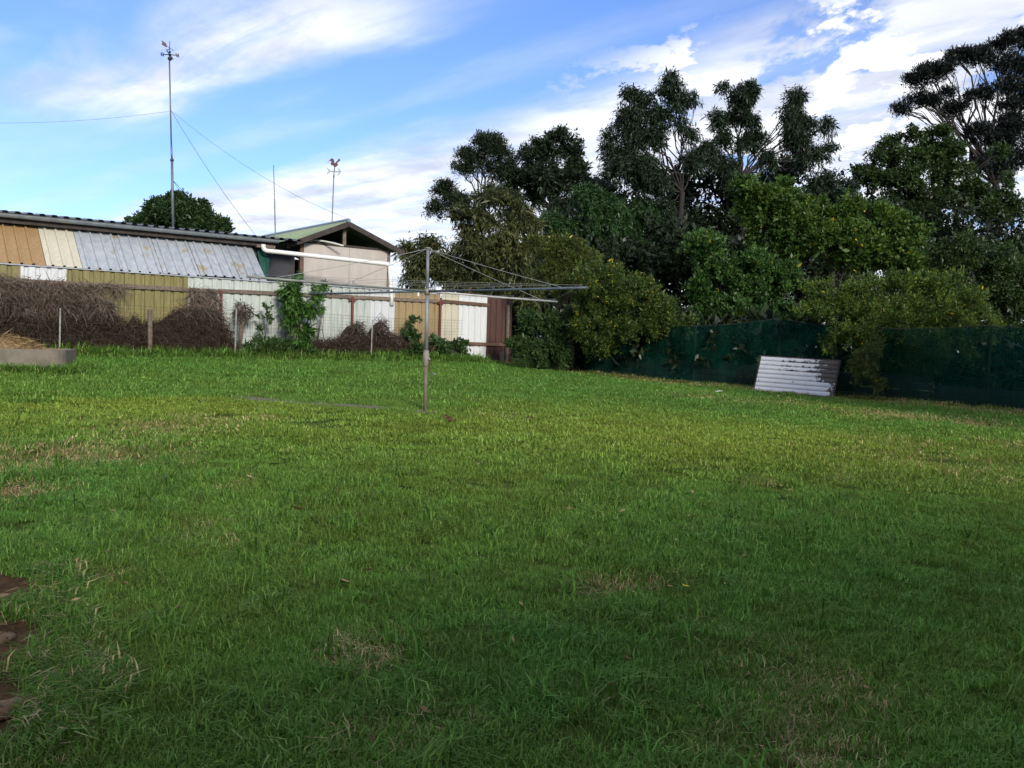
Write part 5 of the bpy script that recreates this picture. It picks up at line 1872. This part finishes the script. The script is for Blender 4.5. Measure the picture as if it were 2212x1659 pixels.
# rank grass and weeds under the fence and round the trough
u = r.uniform(UF(-420, 765, .8)[0], UF(1050, 780, .8)[0], 1500)
n_ = np.abs(r.normal(0, .28, 1500)) + .55
x, y = F0.x + DU.x * u + DN.x * n_, F0.y + DU.y * u + DN.y * n_
put(x, y, r.integers(10, 12, 1500), r.uniform(.5, 1.25, 1500) * np.clip(1.25 - (n_ - .55) * .9, .4, 1.2), np.full(1500, .05), r.uniform(0, .25, 1500))
a = r.uniform(-.25, tl, 420)
b = np.where(r.random(420) < .75, -np.abs(r.normal(.05, .12, 420)), r.uniform(0, tw, 420))
a = np.where(b > 0, -np.abs(r.normal(.05, .12, 420)), a)
x, y = O_.x + fdir.x * a + side.x * b, O_.y + fdir.y * a + side.y * b
put(x, y, r.integers(10, 12, 420), r.uniform(.45, .95, 420), np.full(420, .05), r.uniform(0, .2, 420))
# short turf closing in on both sides of the path and round the hoist footing
k_ = r.integers(5, len(PX) - 1, 900)
t_k = r.random(900)
x = PX[k_] + (PX[k_ + 1] - PX[k_]) * t_k
y = PY[k_] + (PY[k_ + 1] - PY[k_]) * t_k
off_ = r.uniform(.20, .62, 900) * np.where(r.random(900) < .5, -1, 1)
off_ = np.where(r.random(900) < .05, r.uniform(-.2, .2, 900), off_)
y = y + off_
put(x, y, r.integers(0, 4, 900), r.uniform(.8, 1.3, 900) * np.where(off_ > 0, 1.35, .6), np.full(900, .05), np.where(off_ > 0, .2, .5))
an_ = r.uniform(0, 6.283, 120)
rd_ = r.uniform(.22, .55, 120)
put(hb.x + np.cos(an_) * rd_, hb.y + np.sin(an_) * rd_, r.integers(0, 4, 120), r.uniform(.8, 1.3, 120), np.full(120, .05), r.uniform(.2, .5, 120))
# straggly tufts along the net
a = r.uniform(.2, 13, 420)
n_ = np.abs(r.normal(.1, .12, 420)) + .04
x, y = N0.x + ND.x * a + NN.x * n_, N0.y + ND.y * a + NN.y * n_
put(x, y, r.integers(10, 12, 420), r.uniform(.25, .6, 420), r.uniform(.1, .6, 420), r.uniform(.1, .5, 420))
# fringe hanging over the soil patch
for c, rad in soilc:
    n = 60
    an = r.uniform(-.6, 1.2, n)
    x, y = c.x + np.cos(an) * rad * r.uniform(.8, 1.05, n), c.y + np.sin(an) * rad * r.uniform(.8, 1.05, n)
    put(x, y, r.integers(4, 7, n), r.uniform(.9, 1.5, n), np.full(n, .1), r.uniform(0, .2, n))

for k_ in GP:
    GP[k_] = np.concatenate(GP[k_])
n = len(GP['x'])
zg = gz(GP['x'], GP['y']) + np.exp(-((GP['x'] / 14) ** 2 + ((GP['y'] - 11) / 15) ** 2)) * lumps(GP['x'], GP['y'])
me = bpy.data.meshes.new('grass')
me.vertices.add(n)
me.vertices.foreach_set('co', np.stack([GP['x'], GP['y'], zg], 1).astype(np.float32).ravel())


def put_attr(nm, typ, arr, field='value'):
    a = me.attributes.new(nm, typ, 'POINT')
    a.data.foreach_set(field, arr)


rotv = np.stack([r.normal(0, .08, n), r.normal(0, .08, n), r.uniform(0, 6.283, n)], 1).astype(np.float32)
put_attr('rotv', 'FLOAT_VECTOR', rotv.ravel(), 'vector')
sc3 = np.stack([np.clip(GP['s'], .8, 1.3), np.clip(GP['s'], .8, 1.3), GP['s']], 1).astype(np.float32)
put_attr('sclv', 'FLOAT_VECTOR', sc3.ravel(), 'vector')
put_attr('kindi', 'INT', GP['i'].astype(np.int32))
put_attr('dry', 'FLOAT', GP['dry'].astype(np.float32))
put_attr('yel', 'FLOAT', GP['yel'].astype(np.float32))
me.materials.append(M['grass'])
grass = link('grass', me)
tag(grass, 'short uneven green lawn grass covering the yard', 'grass', None, 'stuff')
ng = bpy.data.node_groups.new('grass_scatter', 'GeometryNodeTree')
ng.interface.new_socket('Geometry', in_out='INPUT', socket_type='NodeSocketGeometry')
ng.interface.new_socket('Geometry', in_out='OUTPUT', socket_type='NodeSocketGeometry')
gi, go = ng.nodes.new('NodeGroupInput'), ng.nodes.new('NodeGroupOutput')
iop = ng.nodes.new('GeometryNodeInstanceOnPoints')
ci = ng.nodes.new('GeometryNodeCollectionInfo')
ci.inputs['Collection'].default_value = tufts
ci.inputs['Separate Children'].default_value = True
ci.inputs['Reset Children'].default_value = True
iop.inputs['Pick Instance'].default_value = True
for nm, typ, sock in (('rotv', 'FLOAT_VECTOR', 'Rotation'), ('sclv', 'FLOAT_VECTOR', 'Scale'), ('kindi', 'INT', 'Instance Index')):
    na = ng.nodes.new('GeometryNodeInputNamedAttribute')
    na.data_type = typ
    na.inputs['Name'].default_value = nm
    out = [s for s in na.outputs if s.enabled and s.name == 'Attribute'][0]
    ng.links.new(out, iop.inputs[sock])
ng.links.new(gi.outputs[0], iop.inputs['Points'])
ng.links.new(ci.outputs[0], iop.inputs['Instance'])
ng.links.new(iop.outputs[0], go.inputs[0])
md = grass.modifiers.new('scatter', 'NODES')
md.node_group = ng
print('tufts', n)

# fallen leaves and bits on the lawn
r = np.random.default_rng(91)
spots = [(655, 1120), (735, 1272), (1600, 1213), (1530, 1243), (805, 1612), (1505, 1528), (1440, 1278), (35, 1098), (530, 1042), (105, 938), (318, 808), (985, 856), (1540, 1190), (1030, 780), (930, 1568), (1220, 1105), (1330, 1500), (140, 1472)]
pos = [(q_.x, q_.y, gl(q_.x, q_.y)) for q_ in (G(*s_) for s_ in spots)]
for _ in range(260):
    y = r.uniform(3, 20)
    x = r.uniform(-.58, .58) * y
    pos.append((x, y, gl(x, y)))
pos = np.array(pos)
n = len(pos)
pos[:, 2] += r.uniform(.025, .055, n)
d = unit(r.normal(size=(n, 3)) * np.array([1, 1, .25]))
ln = np.where(np.arange(n) < len(spots), .075, r.uniform(.025, .055, n))
v, f, tt = leaves(pos, d, ln, ln * .42, r.random(n), r, 1.2, .2)
o = link('leaf_litter', np_mesh('leaf_litter', v, f, {'tint': tt}), None, M['leaf_litter'])
tag(o, 'scattered dry fallen leaves and chips on the lawn', 'leaves', None, 'stuff')

# yellow lawn flowers at the right, a pale stick and two dark clods
LM['flower'] = leafmat('yellow_petal', (.55, .42, .03), (.65, .52, .05), None, trans=.2)
fl = [(2090, 930), (2098, 927), (2105, 934), (2112, 929), (2086, 938), (2120, 936), (2127, 928), (2095, 941), (1610, 930), (1480, 1290), (1430, 1010), (1960, 1080)]
pos = np.array([tuple(G(*q_)) for q_ in fl])
pos[:, 2] += .06
pos = np.repeat(pos, 6, 0)
n = len(pos)
an = np.tile(np.arange(6) * math.pi / 3, len(fl))
d = unit(np.stack([np.cos(an), np.sin(an), np.full(n, .25)], 1))
v, f, tt = leaves(pos, d, np.full(n, .022), np.full(n, .014), r.random(n), r, 3.0, 0)
tag(link('lawn_flowers', np_mesh('lawn_flowers', v, f, {'tint': tt}), None, LM['flower']), 'tiny yellow flowers dotted over the right side of the lawn', 'flowers', None, 'stuff')
a_, b_ = G(1546, 851), G(1561, 850)
m = MB().tube([a_ + ZV * .05, (a_ + b_) / 2 + ZV * .058, b_ + ZV * .05], [.009, .011, .008], 6)
tag(m.build('pale_stick', M['pvc']), 'short pale stick lying on dry grass left of the slatted screen', 'stick')
for (px, py, sz, lab) in ((962, 908, .05, 'left of two small dark clods on grass by the hoist base'), (975, 914, .045, 'right of two small dark clods on grass by the hoist base')):
    c = G(px, py)
    c.z = gl(c.x, c.y)
    m = MB().ball(c + ZV * .035, sz, 9, 6, (1.5, 1.0, .55))
    m.v = [(x + random.uniform(-.009, .009), y + random.uniform(-.009, .009), z + random.uniform(-.007, .007)) for x, y, z in m.v]
    tag(m.build('dark_clod', M['soil']), lab, 'clod', 'dark clods by the hoist')
